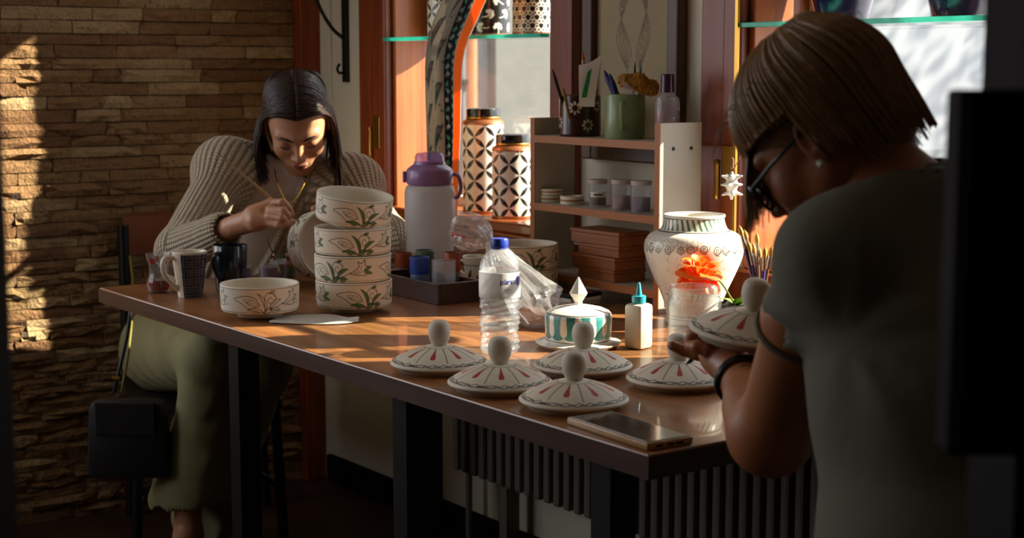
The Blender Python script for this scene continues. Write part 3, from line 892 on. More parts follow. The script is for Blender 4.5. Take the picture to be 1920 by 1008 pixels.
# ---- big vase
def vase_paint(P, TH, R, Z, S, SG):
    Rm = .098; P.U = TH * Rm; P.V = S; P.L = 2 * math.pi * Rm
    s_of = lambda z: float(np.interp(z, Zs, Ss))
    body = SG == 1
    zz, idx = np.unique(Z[body], return_index=True); Zs = zz; Ss = S[body][idx]
    rr = random.Random(3); P.mask = body
    g1 = lin('#4c4b46'); g2 = lin('#7c7a72')
    K = 34; a = TH / (2 * math.pi) * K
    slant = a + (Z - .185) * 26
    fr = np.abs(slant - np.round(slant))
    P.blend((np.clip((.22 - fr) / .1 + .5, 0, 1)) * (Z > .186) * (Z < .2075) * body, lin('#5d7a5c'))
    for z0 in (.184, .2085): P.blend(np.clip((.0008 - np.abs(Z - z0)) / .0006 + .5, 0, 1) * body, g1)
    for k in range(30):                                   # scale band on the shoulder
        u = P.L * k / 30
        for dz in (.172, .165):
            P.stroke([(.007 * math.cos(t) + (0 if dz == .172 else .0095), .0055 * math.sin(t)) for t in np.linspace(math.pi, 2 * math.pi, 7)], .0005, g2, u, s_of(dz))
    for k in range(26):                                   # scroll band
        u = P.L * k / 26 + rr.uniform(-.003, .003); v = s_of(.153) + rr.uniform(-.003, .003); sc = rr.uniform(.8, 1.2)
        P.stroke([(sc * (.0012 + .0011 * t) * math.cos(t * 1.5), sc * (.0012 + .0011 * t) * math.sin(t * 1.5)) for t in np.linspace(0, 7.5, 22)], .00085, g1, u, v)
        P.stroke(curve2([(-.008, -.004), (0, -.008), (.008, -.002), (.012, .006)]), .0007, g1, u, v)
    for k in range(230):                                  # small curled strokes over the body
        u = rr.uniform(0, P.L); v = s_of(rr.uniform(.018, .138)); an = rr.uniform(0, 6.28); ln = rr.uniform(.004, .010)
        c, s = math.cos(an), math.sin(an)
        pts = [(0, 0), (ln * .5, ln * .32), (ln, ln * .1), (ln * 1.15, -ln * .25)]
        P.stroke(curve2([(x * c - y * s, x * s + y * c) for x, y in pts], 4), .00045, g2 if k % 3 else g1, u, v)
    for k in range(3):                                    # large unfinished leaves
        u = P.L * (k / 3 + .09)
        for bx in (-.012, .006, .02):
            lf = leaf2((bx, 0), (bx + .028, .062), .006, .004); P.fill(lf, lin('#9db3ab'), u, s_of(.05)); P.stroke(lf, .0005, g1, u, s_of(.05))
    for z0 in (.012, .018): P.blend(np.clip((.0007 - np.abs(Z - z0)) / .0006 + .5, 0, 1) * body, g1)
    P.mask = np.ones(len(TH), bool)
p = at_z(1299, 605, ZT)
vz = [(.052, .0), (.055, .004), (.053, .012), (.054, .03), (.064, .06), (.080, .095), (.0925, .125), (.0975, .148), (.0955, .163), (.087, .175), (.074, .182), (.066, .186), (.0610, .196), (.0585, .207), (.0605, .2105)]
vzs = [tuple(q[:2]) for q in smooth_path([(*q, 0) for q in vz], 4)]
vase = obj('painted_vase', painted_lathe('vase_body', [([(0, .003), (.050, .003), (.052, 0)], .02), (vzs, .0016), ([vzs[-1], (.060, .2145), (.056, .2150), (.053, .21), (.055, .19), (.08, .16), (.085, .12), (.045, .02), (0, .012)], .01)], 520, lin('#ece6da'), vase_paint), M_cerg)
tag(vase, 'large white vase with fine grey scroll drawing, not yet coloured', 'vase'); vase.location = (p[0], p[1], ZT + .0002); vase.rotation_euler = (0, 0, ANG(p) - .5)

# ---- canisters with interlocking petals
def petals(P, TH, R, Z, S, SG, r, nper, z0):
    P.U = TH * r; c = 2 * math.pi * r / nper          # diagonal lattice
    x = P.U / c; y = (Z - z0) / c
    a, b = x + y, x - y
    ia, ib = a - np.floor(a), b - np.floor(b)
    ea = np.minimum(ia, 1 - ia); eb = np.minimum(ib, 1 - ib)
    lens = lambda e, t: .30 * (1 - (2 * np.abs(t - .5)) ** 1.7) * .5 - e
    d = np.maximum(lens(ea, ib), lens(eb, ia))
    P.blend(np.clip(d / .02 + .3, 0, 1) * (SG == 1), lin('#17150f'))
def blossoms(P, TH, R, Z, S, SG, r, z0):
    P.U = TH * r; P.V = Z; P.L = 2 * math.pi * r; P.mask = SG == 1
    P.blend(np.ones(len(TH)), lin('#1d1a16')); rr = random.Random(4); wt = lin('#efe8da')
    for i in range(7):
        for j in range(5):
            u = P.L * (i + .5 * (j % 2)) / 7; v = z0 + .018 + j * .034; an = rr.uniform(0, 6.28)
            x, y = P.loc(u, v); th = np.arctan2(y, x) - an; rad = np.hypot(x, y)
            P.blend(np.clip((.0135 * (.82 + .18 * np.abs(np.cos(th * 4))) - rad) / .0006, 0, 1) * (np.abs((th + math.pi) % (2 * math.pi) - math.pi) < 2.1), wt)
            P.blend(np.clip((.0022 - rad) / .0006, 0, 1), lin('#1d1a16'))
            for q in range(5): P.stroke([(0, 0), (.012 * math.cos(an + (q - 2) * .8), .012 * math.sin(an + (q - 2) * .8))], .0004, lin('#6a645a'), u, v)
            P.stroke([(.0, 0), (-.012 * math.cos(an) + .004, -.012 * math.sin(an)), (-.022 * math.cos(an), -.022 * math.sin(an) + .004)], .0012, wt, u, v)
    P.mask = np.ones(len(TH), bool)
def hearts(P, TH, R, Z, S, SG, r, z0):
    P.U = TH * r; P.V = Z; P.L = 2 * math.pi * r; P.mask = SG == 1
    P.blend(np.ones(len(TH)), lin('#1d1a16')); wt = lin('#efe8da'); bk = lin('#1d1a16')
    for i in range(14):
        for j in range(8):
            u = P.L * (i + .5 * (j % 2)) / 14; v = z0 + .012 + j * .0205
            x, y = P.loc(u, v)
            for cx2, cy2, r2 in ((-.005, -.003, .0062), (.005, -.003, .0062), (0, .006, .0058)):
                d = np.hypot(x - cx2, y - cy2); P.blend(np.clip((r2 - d) / .0006, 0, 1), wt); P.blend(np.clip((r2 * .5 - d) / .0006, 0, 1), bk)
    P.mask = np.ones(len(TH), bool)
M_copper = pbr('copper_band', '#b5714a', .3, .6, var=.2)
M_blackgl = pbr('black_glaze', '#14110f', .15, coat=.5)
def canister(label, loc, r, hb, kind, rz, group, lid=True):
    t = thing('canister', label, 'canister', loc, rz, group)
    prof = [([(0, 0), (r * .96, 0), (r, .004)], .02), ([(r, .004), (r, hb - .004)], .0016), ([(r, hb - .004), (r * .985, hb), (r * .8, hb + .006), (0, hb + .006)], .02)]
    if kind == 'petal': fn = lambda P, *a: petals(P, *a, r, 6, 0)
    elif kind == 'blossom': fn = lambda P, *a: blossoms(P, *a, r, .004)
    else: fn = lambda P, *a: hearts(P, *a, r, .004)
    obj('jar_body', painted_lathe('jar_body', prof, 300, lin('#efe9dc'), fn), M_cerg, t)
    mk('foot_band', lathe_vf([(r + .0003, .0005), (r + .0012, .001), (r + .0012, .006), (r + .0003, .0065)], 64), M_copper, t, True)
    mk('shoulder_band', lathe_vf([(r + .0003, hb - .006), (r + .0012, hb - .004), (r * .97, hb + .003), (r * .82, hb + .0075), (r * .80, hb + .0062)], 64), M_copper, t, True)
    if lid:
        lo = mk('lid', lathe_vf([(r * .78, hb + .0065), (r * .82, hb + .011), (r * .82, hb + .030), (r * .79, hb + .0345), (r * .7, hb + .036), (0, hb + .037)], 64), M_blackgl, t, True)
        mk('lid_band', lathe_vf([(r * .822, hb + .0085), (r * .835, hb + .0095), (r * .835, hb + .0125), (r * .822, hb + .0135)], 64), M_brass, lo, True)
    return t
SZ = WZ[0] + .0062
p = at_z(906, 397, SZ); p[1] = min(p[1], 2.40)
canister('taller black and white petal canister on the left window sill', (p[0], p[1], SZ), .054, .236, 'petal', ANG(p) + .1, 'petal canisters')
p = at_z(961, 407, SZ)
canister('shorter black and white petal canister on the left window sill', (p[0], p[1], SZ), .052, .175, 'petal', ANG(p) + .35, 'petal canisters')

# ---- glass shelves in the windows
M_shelf = clear('shelf_glass', (.95, .99, .98), .03, 1.5, .02)
m, nt, out = new_mat('shelf_glass_edge')
p_ = N(nt, 'ShaderNodeBsdfPrincipled'); p_.inputs['Roughness'].default_value = .15
tl = mixc(nt, noise(nt, 30, 3, coords(nt)), lin('#2fc4b4'), lin('#8ff0e2')); nt.links.new(tl, p_.inputs['Base Color'])
t2_ = N(nt, 'ShaderNodeBsdfTranslucent'); nt.links.new(tl, t2_.inputs[0]); mx_ = N(nt, 'ShaderNodeMixShader'); mx_.inputs[0].default_value = .6
nt.links.new(p_.outputs[0], mx_.inputs[1]); nt.links.new(t2_.outputs[0], mx_.inputs[2]); nt.links.new(mx_.outputs[0], out.inputs[0])
M_edge = m
SHZ = 1.327
for w, lb, zz in ((W1, 'clear glass shelf with teal edge across the left window', 1.3235), (W2, 'clear glass shelf with teal edge across the right window', 1.333)):
    s_ = thing('glass_shelf', lb, 'shelf', ((w[0] + w[1]) / 2, (YW + YO) / 2, zz), 0, 'glass window shelves')
    hw_ = (w[1] - w[0]) / 2
    mk('shelf_plate', box(-hw_ + .013, -.105, -.004, hw_ - .013, .045, .004), M_shelf, s_)
    mk('front_edge', box(-hw_ - .014, -.1315, -.0046, hw_ - .013, -.1053, .0046, .001), M_edge, s_)
def on_shelf(px, zz, yy):
    q = at_y(px, 60, yy); return (q[0], yy, zz)
z1_ = 1.3235 + .0043; z2_ = 1.333 + .0043
canister('black canister with large white blossoms on the left glass shelf', on_shelf(919, z1_, 2.36), .050, .19, 'blossom', .4 - .6, 'patterned shelf canisters')
canister('black canister with small white heart rows on the left glass shelf', on_shelf(998, z1_, 2.36), .050, .19, 'heart', .2 - .6, 'patterned shelf canisters')
canister('petal-patterned canister half behind the curtain on the left glass shelf', on_shelf(832, z1_, 2.385), .045, .19, 'petal', .2, 'patterned shelf canisters')
M_blue = pbr('cobalt_glaze', '#131a45', .16, coat=.6, var=.7, vscale=40)
for px, lb in ((1577, 'dark blue glazed vase on the right glass shelf, above the person in the grey shirt'), (1800, 'dark blue glazed vase on the right glass shelf, beside the door post')):
    q = on_shelf(px, z2_, 2.39)
    v_ = thing('blue_vase', lb, 'vase', q, 0, 'blue shelf vases')
    mk('vase_body', lathe_vf([(0, 0), (.050, 0), (.053, .003), (.056, .02), (.066, .06), (.076, .11), (.074, .15), (.055, .185), (.042, .2), (.05, .215), (.046, .215), (.038, .2), (0, .19)], 64), M_blue, v_, True)
    mk('foot_ring', lathe_vf([(.0535, 0.0005), (.055, .002), (.055, .005), (.0535, .007)], 64), M_blackgl, v_, True)

# ================================================================== SMALL THINGS ON THE TABLE
def plain_lathe(name, prof, mat, parent, n=48):
    return mk(name, lathe_vf(prof, n), mat, parent, True)
M_tglass = clear('tea_glass_wall', (.97, .98, .97), .05, 1.5, .03)
M_jarglass = clear('jar_glass_wall', (.95, .97, .97), .035, 1.5, .05, .25, 25)
M_tea = pbr('red_tea', '#a5230a', .1, trans=.5)
# tea glass
p = at_z(298, 548, ZT)
t = thing('tea_glass', 'tulip-shaped tea glass with red tulip decals, a third full', 'glass', (p[0], p[1], ZT), ANG(p))
plain_lathe('glass_wall', [(0, .0), (.0215, .0), (.0245, .004), (.0265, .014), (.0255, .026), (.0205, .042), (.0195, .052), (.0222, .068), (.0275, .088), (.0268, .088), (.0212, .068), (.0185, .052), (.0195, .042), (.0245, .026), (.0255, .014), (.022, .006), (0, .005)], M_tglass, t)
plain_lathe('tea', [(0, .0055), (.0215, .0065), (.0250, .014), (.0242, .026), (.0235, .029), (0, .029)], M_tea, t)
for k in range(5):
    a = k * 2 * math.pi / 5 - .55
    Vd, r0 = [], .0236
    pts = [(0, -.008), (.004, -.004), (.0045, .003), (.0025, .008), (0, .005), (-.0025, .008), (-.0045, .003), (-.004, -.004)]
    for x, y in pts:
        rr_ = .0230 + (y + .008) * .30 + .0004; Vd.append((rr_ * math.cos(a + x / .024), rr_ * math.sin(a + x / .024), .0725 + y))
    mk('tulip_decal', (Vd, [tuple(range(8))]), pbr('red_decal', '#c01818', .4), t)
# patterned mug
def lattice_paint(P, TH, R, Z, S, SG):
    r = .036; c = 2 * math.pi * r / 12; x = TH * r / c; y = Z / c
    fx, fy = x - np.round(x), y - np.round(y)
    gx2, gy2 = x - np.floor(x) - .5, y - np.floor(y) - .5
    w = lin('#86868c'); ln = np.zeros(len(TH))
    d = np.hypot(fx, fy); ln = np.maximum(ln, np.clip((.03 - np.abs(d - .33)) / .05 + .5, 0, 1))
    d2 = np.hypot(gx2, gy2); ln = np.maximum(ln, np.clip((.03 - np.abs(d2 - .22)) / .05 + .5, 0, 1))
    ln = np.maximum(ln, np.clip((.015 - np.minimum(np.abs(fx), np.abs(fy))) / .05 + .5, 0, 1) * (d < .42))
    ln = np.maximum(ln, np.clip((.07 - d) / .05 + .5, 0, 1))
    side = (SG == 1) & (np.abs((TH + 1.15 + math.pi) % (2 * math.pi) - math.pi) > .62)
    P.blend(side.astype(float), lin('#161a24')); P.blend(ln * side, w)
    P.blend(((SG == 1) & (Z > .0955)).astype(float), CREAM)
p = at_z(357, 556, ZT)
t = thing('patterned_mug', 'tapered cream mug with dark blue lattice print beside the tea glass', 'mug', (p[0], p[1], ZT), ANG(p))
obj('mug_body', painted_lathe('mug_body', [([(0, .003), (.024, .003), (.0262, 0)], .02), ([(.0262, 0), (.029, .02), (.0385, .1)], .0012), ([(.0385, .1), (.0378, .1015), (.0355, .1), (.027, .012), (0, .007)], .01)], 360, CREAM, lattice_paint), M_cerg, t)
ha = .93   # handle angle
def handle(parent, a, r0, r1, z0, z1, out_, w, mat, n=9):
    c, s = math.cos(a), math.sin(a)
    pts = [(r1, z1), (r1 + out_ * .7, z1 + .002), (r1 + out_, z1 - .012), (r1 + out_ * .85, (z0 + z1) / 2), (r0 + out_ * .45, z0 + .012), (r0, z0)]
    return mk('handle', tube(smooth_path([(r * c, r * s, z) for r, z in pts], 5), w, n), mat, parent, True)
M_cream = pbr('cream_glaze', '#e0d6c0', .3, coat=.3)
handle(t, -1.15, .0275, .0365, .018, .088, .026, .0055, M_cream)
# navy mug
p = at_z(433, 546, ZT)
t = thing('navy_mug', 'plain dark navy glazed mug beside the patterned mug', 'mug', (p[0], p[1], ZT), ANG(p))
M_navy = pbr('navy_glaze', '#0f1d2e', .2, coat=.5, var=.3)
plain_lathe('mug_body', [(0, .003), (.027, .003), (.030, 0), (.033, .006), (.0365, .05), (.0385, .104), (.0375, .1055), (.0355, .104), (.033, .04), (.028, .012), (0, .008)], M_navy, t, 64)
handle(t, -.55, .034, .0365, .025, .088, .03, .0055, M_navy)
# paint cups
M_cupp = clear('cup_plastic', (.97, .97, .98), .16, 1.4, .12)
def paint_cup(px, py, r, h, col, label, fill=.75, zf=None, base=ZT, grp='paint cups', rim=None):
    p = at_z(px, py, base)
    t = thing('paint_cup', label, 'paint cup', (p[0], p[1], base), ANG(p), grp)
    plain_lathe('cup_wall', [(0, 0), (r * .86, 0), (r * .88, .002), (r, h), (r * .95, h), (r * .84, .004), (0, .003)], M_cupp, t, 32)
    plain_lathe('paint', [(0, .0035), (r * .83, .004), (r * (.83 + .11 * fill), h * fill), (0, h * fill)], pbr('paint_' + col, '#' + col, .4, var=.4, vscale=60), t, 32)
    if rim: plain_lathe('paint_crust', [(r * .955, h * .72), (r * 1.006, h * .74), (r * 1.012, h * .99), (r * .96, h * 1.003)], pbr('paint_' + rim, '#' + rim, .5, var=.5, vscale=80), t, 32)
    return t
paint_cup(456, 528, .0225, .040, '9484b4', 'small cup of lilac paint beside the navy mug', .85)
paint_cup(505, 533, .0235, .048, '94708a', 'small cup of mauve paint in front of the green paint jar', .85)
paint_cup(522, 526, .0205, .052, '7a9aac', 'small cup of grey-blue paint between mauve cup and green jar', .8)
paint_cup(541, 519, .0225, .056, '4c7038', 'taller jar of dark green paint beside the held bowl', .9, rim='3f6030')
# brush builder
M_hand = wood('brush_handle_wood', '#5a3a1e', '#8f6234', .35, 2, 20, coat=.4)
M_ferr = pbr('ferrule_metal', '#b8b2a6', .3, 1.)
M_bris = pbr('bristle', '#b98a3c', .8, bump=.5, bscale=300)
def paint_brush(label, a, b, r=.0032, hm=None, group=None, tip=.028, bris=None, tipr=1.0):
    """a = end of the handle, b = tip of the bristles"""
    a, b = Vector([float(c) for c in a]), Vector([float(c) for c in b]); Ld = (b - a).length; q = (b - a).to_track_quat('Z', 'Y')
    t = thing('paint_brush', label, 'paintbrush', a, 0, group); t.rotation_mode = 'QUATERNION'; t.rotation_quaternion = q
    f0 = Ld - tip * 1.7; f1 = Ld - tip * .75
    plain_lathe('brush_handle', [(0, 0), (r * .45, .001), (r * .6, Ld * .2), (r * 1.1, Ld * .62), (r * .95, f0), (0, f0)], hm or M_hand, t, 10)
    plain_lathe('ferrule', [(r * .9, f0 - .001), (r * 1.02, f0), (r * .9, f1), (0, f1)], M_ferr, t, 10)
    plain_lathe('bristles', [(r * .8, f1 - .001), (r * 1.05 * tipr, f1 + tip * .25), (r * .8 * tipr, f1 + tip * .5), (.0003, Ld), (0, Ld)], bris or M_bris, t, 10)
    return t
a = at_d(500, 446, 3.22); b = at_d(521, 500, 3.25)
paint_brush('thin dark brush standing in the grey-blue paint cup', (*a[:2], a[2]), at_d(526, 512, 3.25), .0018, pbr('dark_handle', '#2a1c18', .4))
# tray with paint jars
tx0, tx1, ty0, ty1 = -3.02, -2.762, 1.79, 1.905
tray = thing('wooden_tray', 'dark brown wooden tray holding the paint jars', 'tray', ((tx0 + tx1) / 2, (ty0 + ty1) / 2, ZT))
M_tray = wood('tray_wood', '#2a140b', '#4a2614', .4, 0, 9)
hx, hy = (tx1 - tx0) / 2, (ty1 - ty0) / 2
mk('tray_base', box(-hx + .008, -hy + .008, 0, hx - .008, hy - .008, .006), M_tray, tray)
for bx_ in ((-hx, -hy, hx, -hy + .008), (-hx, hy - .008, hx, hy), (-hx, -hy + .008, -hx + .008, hy - .008), (hx - .008, -hy + .008, hx, hy - .008)):
    mk('tray_side', box(bx_[0], bx_[1], 0, bx_[2], bx_[3], .045, .0015), M_tray, tray)
def jar_in_tray(px, yy, r, h, col, label, rim=None, fill=.6):
    q = at_y(px, 520, yy)
    t = thing('paint_jar', label, 'paint jar', (q[0], yy, ZT + .006), 0, 'paint jars in the tray')
    plain_lathe('jar_wall', [(0, 0), (r * .93, 0), (r * .96, .003), (r, h), (r * .95, h), (r * .9, .004), (0, .003)], M_cupp, t, 32)
    plain_lathe('paint', [(0, .0035), (r * .89, .005), (r * .925, h * fill), (0, h * fill)], pbr('paint_' + col, '#' + col, .4, var=.45, vscale=50), t, 32)
    if rim: plain_lathe('paint_crust', [(r * .97, h * .55), (r * 1.006, h * .57), (r * 1.012, h * .99), (r * .96, h * 1.004)], pbr('paint_' + rim, '#' + rim, .5, var=.5, vscale=70), t, 32)
    return t
jar_in_tray(757, 1.875, .019, .074, 'a07a4e', 'orange-rimmed paint jar at the left end of the tray', 'b0501c')
jar_in_tray(787, 1.825, .0215, .083, '5470b0', 'bright blue paint jar in the tray', '2c4aa8', .8)
jar_in_tray(797, 1.878, .0205, .088, '6d7f6a', 'grey-green paint jar behind the blue jar', '5c7258')
jar_in_tray(832, 1.838, .0265, .082, '4a3348', 'wide pale jar with a layer of purple paint in the tray', None, .38)
jar_in_tray(848, 1.885, .018, .092, '8a5a40', 'rusty-rimmed paint jar behind the wide pale jar', 'a8481c', .7)
# small gold-patterned cup behind the tray
p = at_z(893, 541, ZT)
def gold_paint(P, TH, R, Z, S, SG):
    P.U = TH * .03; P.V = Z; P.L = 2 * math.pi * .03; P.mask = SG == 1
    for k in range(7):
        for q, col in enumerate(('#8a6a22', '#5b6a3a', '#6e3a22')):
            P.fill(leaf2((-.004 + q * .005, .004 * q), (.008 + q * .003, .022 + .006 * q), .004), lin(col), P.L * k / 7, .014)
    P.mask = np.ones(len(TH), bool)
    for z0 in (.011, .056): P.blend(np.clip((.001 - np.abs(Z - z0)) / .0006 + .5, 0, 1) * (SG == 1), INK)
t = thing('small_cup', 'small cream cup with gold leaf band behind the tray', 'cup', (p[0], p[1], ZT), ANG(p))
obj('cup_body', painted_lathe('cup_body', [([(0, .003), (.018, .003), (.02, 0)], .01), ([(.02, 0), (.022, .01), (.027, .04), (.031, .074)], .0015), ([(.031, .074), (.030, .0755), (.0285, .074), (.024, .03), (0, .008)], .01)], 200, CREAM, gold_paint), M_cerg, t)
handle(t, math.pi * 1.35, .024, .029, .02, .06, .018, .003, M_cream)
# purple-lidded water jug
p = at_d(807, 540, 3.62)
t = thing('water_jug', 'large frosted water jug with a purple flip lid', 'jug', (p[0], p[1], ZT), ANG(p))
m, nt, out = new_mat('frosted_plastic'); L = nt.links
d1 = N(nt, 'ShaderNodeBsdfPrincipled'); d1.inputs['Roughness'].default_value = .35
fc = mixc(nt, noise(nt, 20, 3, coords(nt)), lin('#d8d2d0'), lin('#eae6e4')); L.new(fc, d1.inputs['Base Color'])
tr_ = N(nt, 'ShaderNodeBsdfTranslucent'); L.new(fc, tr_.inputs[0])
mx = N(nt, 'ShaderNodeMixShader'); mx.inputs[0].default_value = .5; L.new(d1.outputs[0], mx.inputs[1]); L.new(tr_.outputs[0], mx.inputs[2]); L.new(mx.outputs[0], out.inputs[0])
M_frost = m
M_purp = pbr('purple_plastic', '#9871a2', .35, coat=.2)
M_purpc = clear('clear_purple', (.7, .6, .85), .25, 1.45, .05, body_col=(.5, .4, .7))
plain_lathe('jug_body', [(0, .0), (.053, 0), (.057, .004), (.0575, .05), (.0545, .075), (.0545, .13), (.0585, .155), (.0585, .215), (.055, .226), (.050, .230), (0, .230)], M_frost, t, 64)
lid_ = plain_lathe('jug_lid', [(.0475, .2305), (.0525, .233), (.0545, .238), (.0545, .262), (.051, .268), (.037, .278), (.036, .284), (0, .284)], M_purp, t, 64)
plain_lathe('spout_cap', [(.034, .2845), (.034, .296), (.028, .304), (.012, .307), (0, .307)], M_purpc, lid_, 32)
mk('latch', box(-.012, -.062, .236, .012, -.054, .262, .003), M_purp, lid_)
mk('carry_loop', tube(smooth_path([(.0, .054, .255), (.006, .066, .25), (.01, .072, .225), (.006, .066, .205), (0, .0575, .2)], 5), .0045, 8), M_purp, lid_, True)
# notebook leaning behind the bowl stack
c0 = at_d(748, 530, 3.80)
t = thing('notebook', 'open white notebook with handwriting, leaning beside the frosted jug', 'notebook', (c0[0], c0[1], ZT))
M_paper = pbr('paper', '#dcdad2', .85, var=.05)
Mx = Matrix(((RIGHT[0], FH[0], 0, 0), (RIGHT[1], FH[1], 0, 0), (0, 0, 1, 0), (0, 0, 0, 1)))
tl_ = Matrix.Rotation(math.radians(-30), 4, 'X')
mk('page_block', moved(box(-.055, 0, 0, .05, .008, .135, .001), M=Mx @ tl_), M_paper, t)
mk('cover', moved(box(-.057, .0082, 0, .052, .0105, .138, .001), M=Mx @ tl_), pbr('notebook_cover', '#3a3a44', .6), t)
Vl, Fl = [], []
rl = random.Random(2)
for k in range(10):
    zz = .12 - k * .0115; x = -.05
    while x < .043:
        w = rl.uniform(.004, .014); w = min(w, .045 - x)
        v_, f_ = box(x, -.0006, zz + rl.uniform(-.0006, .0006), x + w, -.0001, zz + .0022); n = len(Vl); Vl += v_; Fl += [tuple(i + n for i in q) for q in f_]; x += w + .003
tag(mk('handwriting', moved((Vl, Fl), M=Mx @ tl_), pbr('ink_blue', '#2c2c3a', .7), t), kind='stuff')
# ---- water bottle
p = at_z(937, 660, ZT)
M_pet = clear('pet_plastic', (.97, .985, 1.), .16, 1.75, .04, 1.0, 38)
t = thing('water_bottle', 'clear plastic water bottle with blue cap and paper label', 'bottle', (p[0], p[1], ZT), ANG(p))
R_ = .036
pr = [(0, .006), (.012, .005), (.026, .0), (.032, .002)]
z = .006
while z < .092:
    pr += [(R_ - .0025, z), (R_, z + .004), (R_ - .0025, z + .008)]; z += .0105
pr += [(R_ - .0005, .098), (R_ - .0005, .146), (R_, .150), (R_ - .001, .156), (.033, .164), (.024, .178), (.0155, .186), (.0135, .19), (.0135, .196), (0, .196)]
V, Fq = lathe_vf(pr, 72)
rb = np.array(V)
an = np.arctan2(rb[:, 1], rb[:, 0]); hgt = rb[:, 2]
dn = .0035 * np.sin(an * 3 + hgt * 90) * np.sin(hgt * 70 + an) * ((hgt > .03) & (hgt < .094))
sc = 1 + dn / np.maximum(np.hypot(rb[:, 0], rb[:, 1]), 1e-6)
rb[:, 0] *= sc; rb[:, 1] *= sc
mk('bottle_wall', ([tuple(q) for q in rb], Fq), M_pet, t, True)
m, nt, out = new_mat('bottle_label')
L = nt.links
pb = N(nt, 'ShaderNodeBsdfPrincipled'); pb.inputs['Roughness'].default_value = .4
L.new(mixc(nt, noise(nt, 60, 3, coords(nt)), lin('#d8d6d6'), lin('#eceaea')), pb.inputs['Base Color'])
tp = N(nt, 'ShaderNodeBsdfTransparent'); mx = N(nt, 'ShaderNodeMixShader'); mx.inputs[0].default_value = .72
L.new(tp.outputs[0], mx.inputs[1]); L.new(pb.outputs[0], mx.inputs[2]); L.new(mx.outputs[0], out.inputs[0])
lb_ = mk('label', lathe_vf([(R_ + .0002, .100), (R_ + .0006, .1002), (R_ + .0006, .1446), (R_ + .0002, .145)], 72), m, t, True)
M_bluei = pbr('label_blue', '#2b3590', .4)
def bent_text(txt, size, r, a0, z0, parent, name, mat, bold=.0):
    cu = bpy.data.curves.new(name, 'FONT'); cu.body = txt; cu.size = size; cu.align_x = 'CENTER'; cu.resolution_u = 4; cu.offset = bold
    ob = bpy.data.objects.new(name, cu); COL.objects.link(ob)
    bpy.context.view_layer.update()
    me = bpy.data.meshes.new_from_object(ob.evaluated_get(bpy.context.evaluated_depsgraph_get()))
    bpy.data.objects.remove(ob)
    bm = bmesh.new(); bm.from_mesh(me); bmesh.ops.triangulate(bm, faces=bm.faces)
    for v in bm.verts:
        x, y = v.co.x, v.co.y; aa = a0 + x / r; v.co = (r * math.cos(aa), r * math.sin(aa), z0 + y)
    bm.to_mesh(me); bm.free()
    me.materials.clear()
    return obj(name, me, mat, parent)
bent_text('pürsu', .0135, R_ + .0009, .42, .1255, lb_, 'lettering', M_bluei, .0002)
Vd = []
for k in range(20):
    x, y = .006 * math.cos(k * math.pi / 10), .0085 * math.sin(k * math.pi / 10); aa = 1.02 + x / R_; Vd.append(((R_ + .0009) * math.cos(aa), (R_ + .0009) * math.sin(aa), .130 + y))
mk('emblem', (Vd, [tuple(range(20))]), M_bluei, lb_)
bent_text('0,5 L', .005, R_ + .0009, .42, .114, lb_, 'lettering', pbr('label_grey', '#8a8a98', .5))
plain_lathe('waterline', [(0, .148), (R_ - .0025, .148), (R_ - .0025, .1486), (0, .1486)], clear('water_surface', (.95, .97, 1.), .15, 1.33, .02), t, 48)
cp = plain_lathe('cap', [(.0145, .188), (.0158, .189), (.0158, .2005), (.0148, .2025), (0, .2028)], pbr('blue_cap', '#1a35a0', .35), t, 48)
plain_lathe('cap_ring', [(.0146, .1835), (.0156, .184), (.0156, .1872), (.0146, .1876)], pbr('blue_cap', '#1a35a0', .35), t, 48)
# ---- plastic bag with bread
cb_ = at_z(1012, 606, ZT); nk = at_d(922, 462, 3.10); pf = at_d(868, 440, 3.14)
M_film = clear('bag_film', (.97, .97, .97), .22, 1.8, .10, 1.0, 30)
bag = thing('plastic_bag', 'crumpled clear plastic bag with twisted neck behind the water bottle', 'bag', (cb_[0], cb_[1], ZT))
def blob_tube(path, rads, n=44, amp=.25, seed=1, fl=.6):
    r_ = np.random.default_rng(seed); path = smooth_path(path, 6); m_ = len(path)
    rad_ = np.interp(np.linspace(0, 1, m_), np.linspace(0, 1, len(rads)), rads)
    V, Fq = tube(path, list(rad_), n)
    V = np.array(V); ctr = np.repeat(np.array(path), n, 0)
    d = V - ctr; a = np.tile(np.arange(n), m_) * 2 * math.pi / n; s_ = np.repeat(np.linspace(0, 1, m_), n)
    f = 1 + amp * (np.sin(a * 5 + s_ * 4 + seed) * .4 + np.sin(a * 9 - s_ * 7) * .35 + np.sin(a * 14 + s_ * 11) * .25)
    V = ctr + d * f[:, None]
    V[:, 2] = np.maximum(V[:, 2], ZT + .0015)
    return [tuple(q) for q in V], Fq
body_p = [nk, nk * .65 + at_d(985, 545, 3.02) * .35, at_d(1000, 560, 3.02), at_d(1018, 585, 3.00), at_d(1042, 600, 2.98)]
mk('bag_body', blob_tube(body_p, [.006, .018, .040, .050, .042, .012], 44, .22, 3), M_film, bag, True, world=True)
puff = [nk, nk * .5 + at_d(900, 440, 3.12) * .5, at_d(885, 432, 3.13), at_d(866, 440, 3.14), at_d(848, 450, 3.15)]
mk('bag_end', blob_tube(puff, [.006, .014, .030, .038, .034, .010], 44, .2, 5), M_film, bag, True, world=True)
mk('red_tie', tube([at_d(850, 440, 3.12), at_d(862, 441, 3.11), at_d(885, 447, 3.105)], [.005, .0028, .0012], 8), pbr('red_tie_plastic', '#c02414', .4), bag, True, world=True)
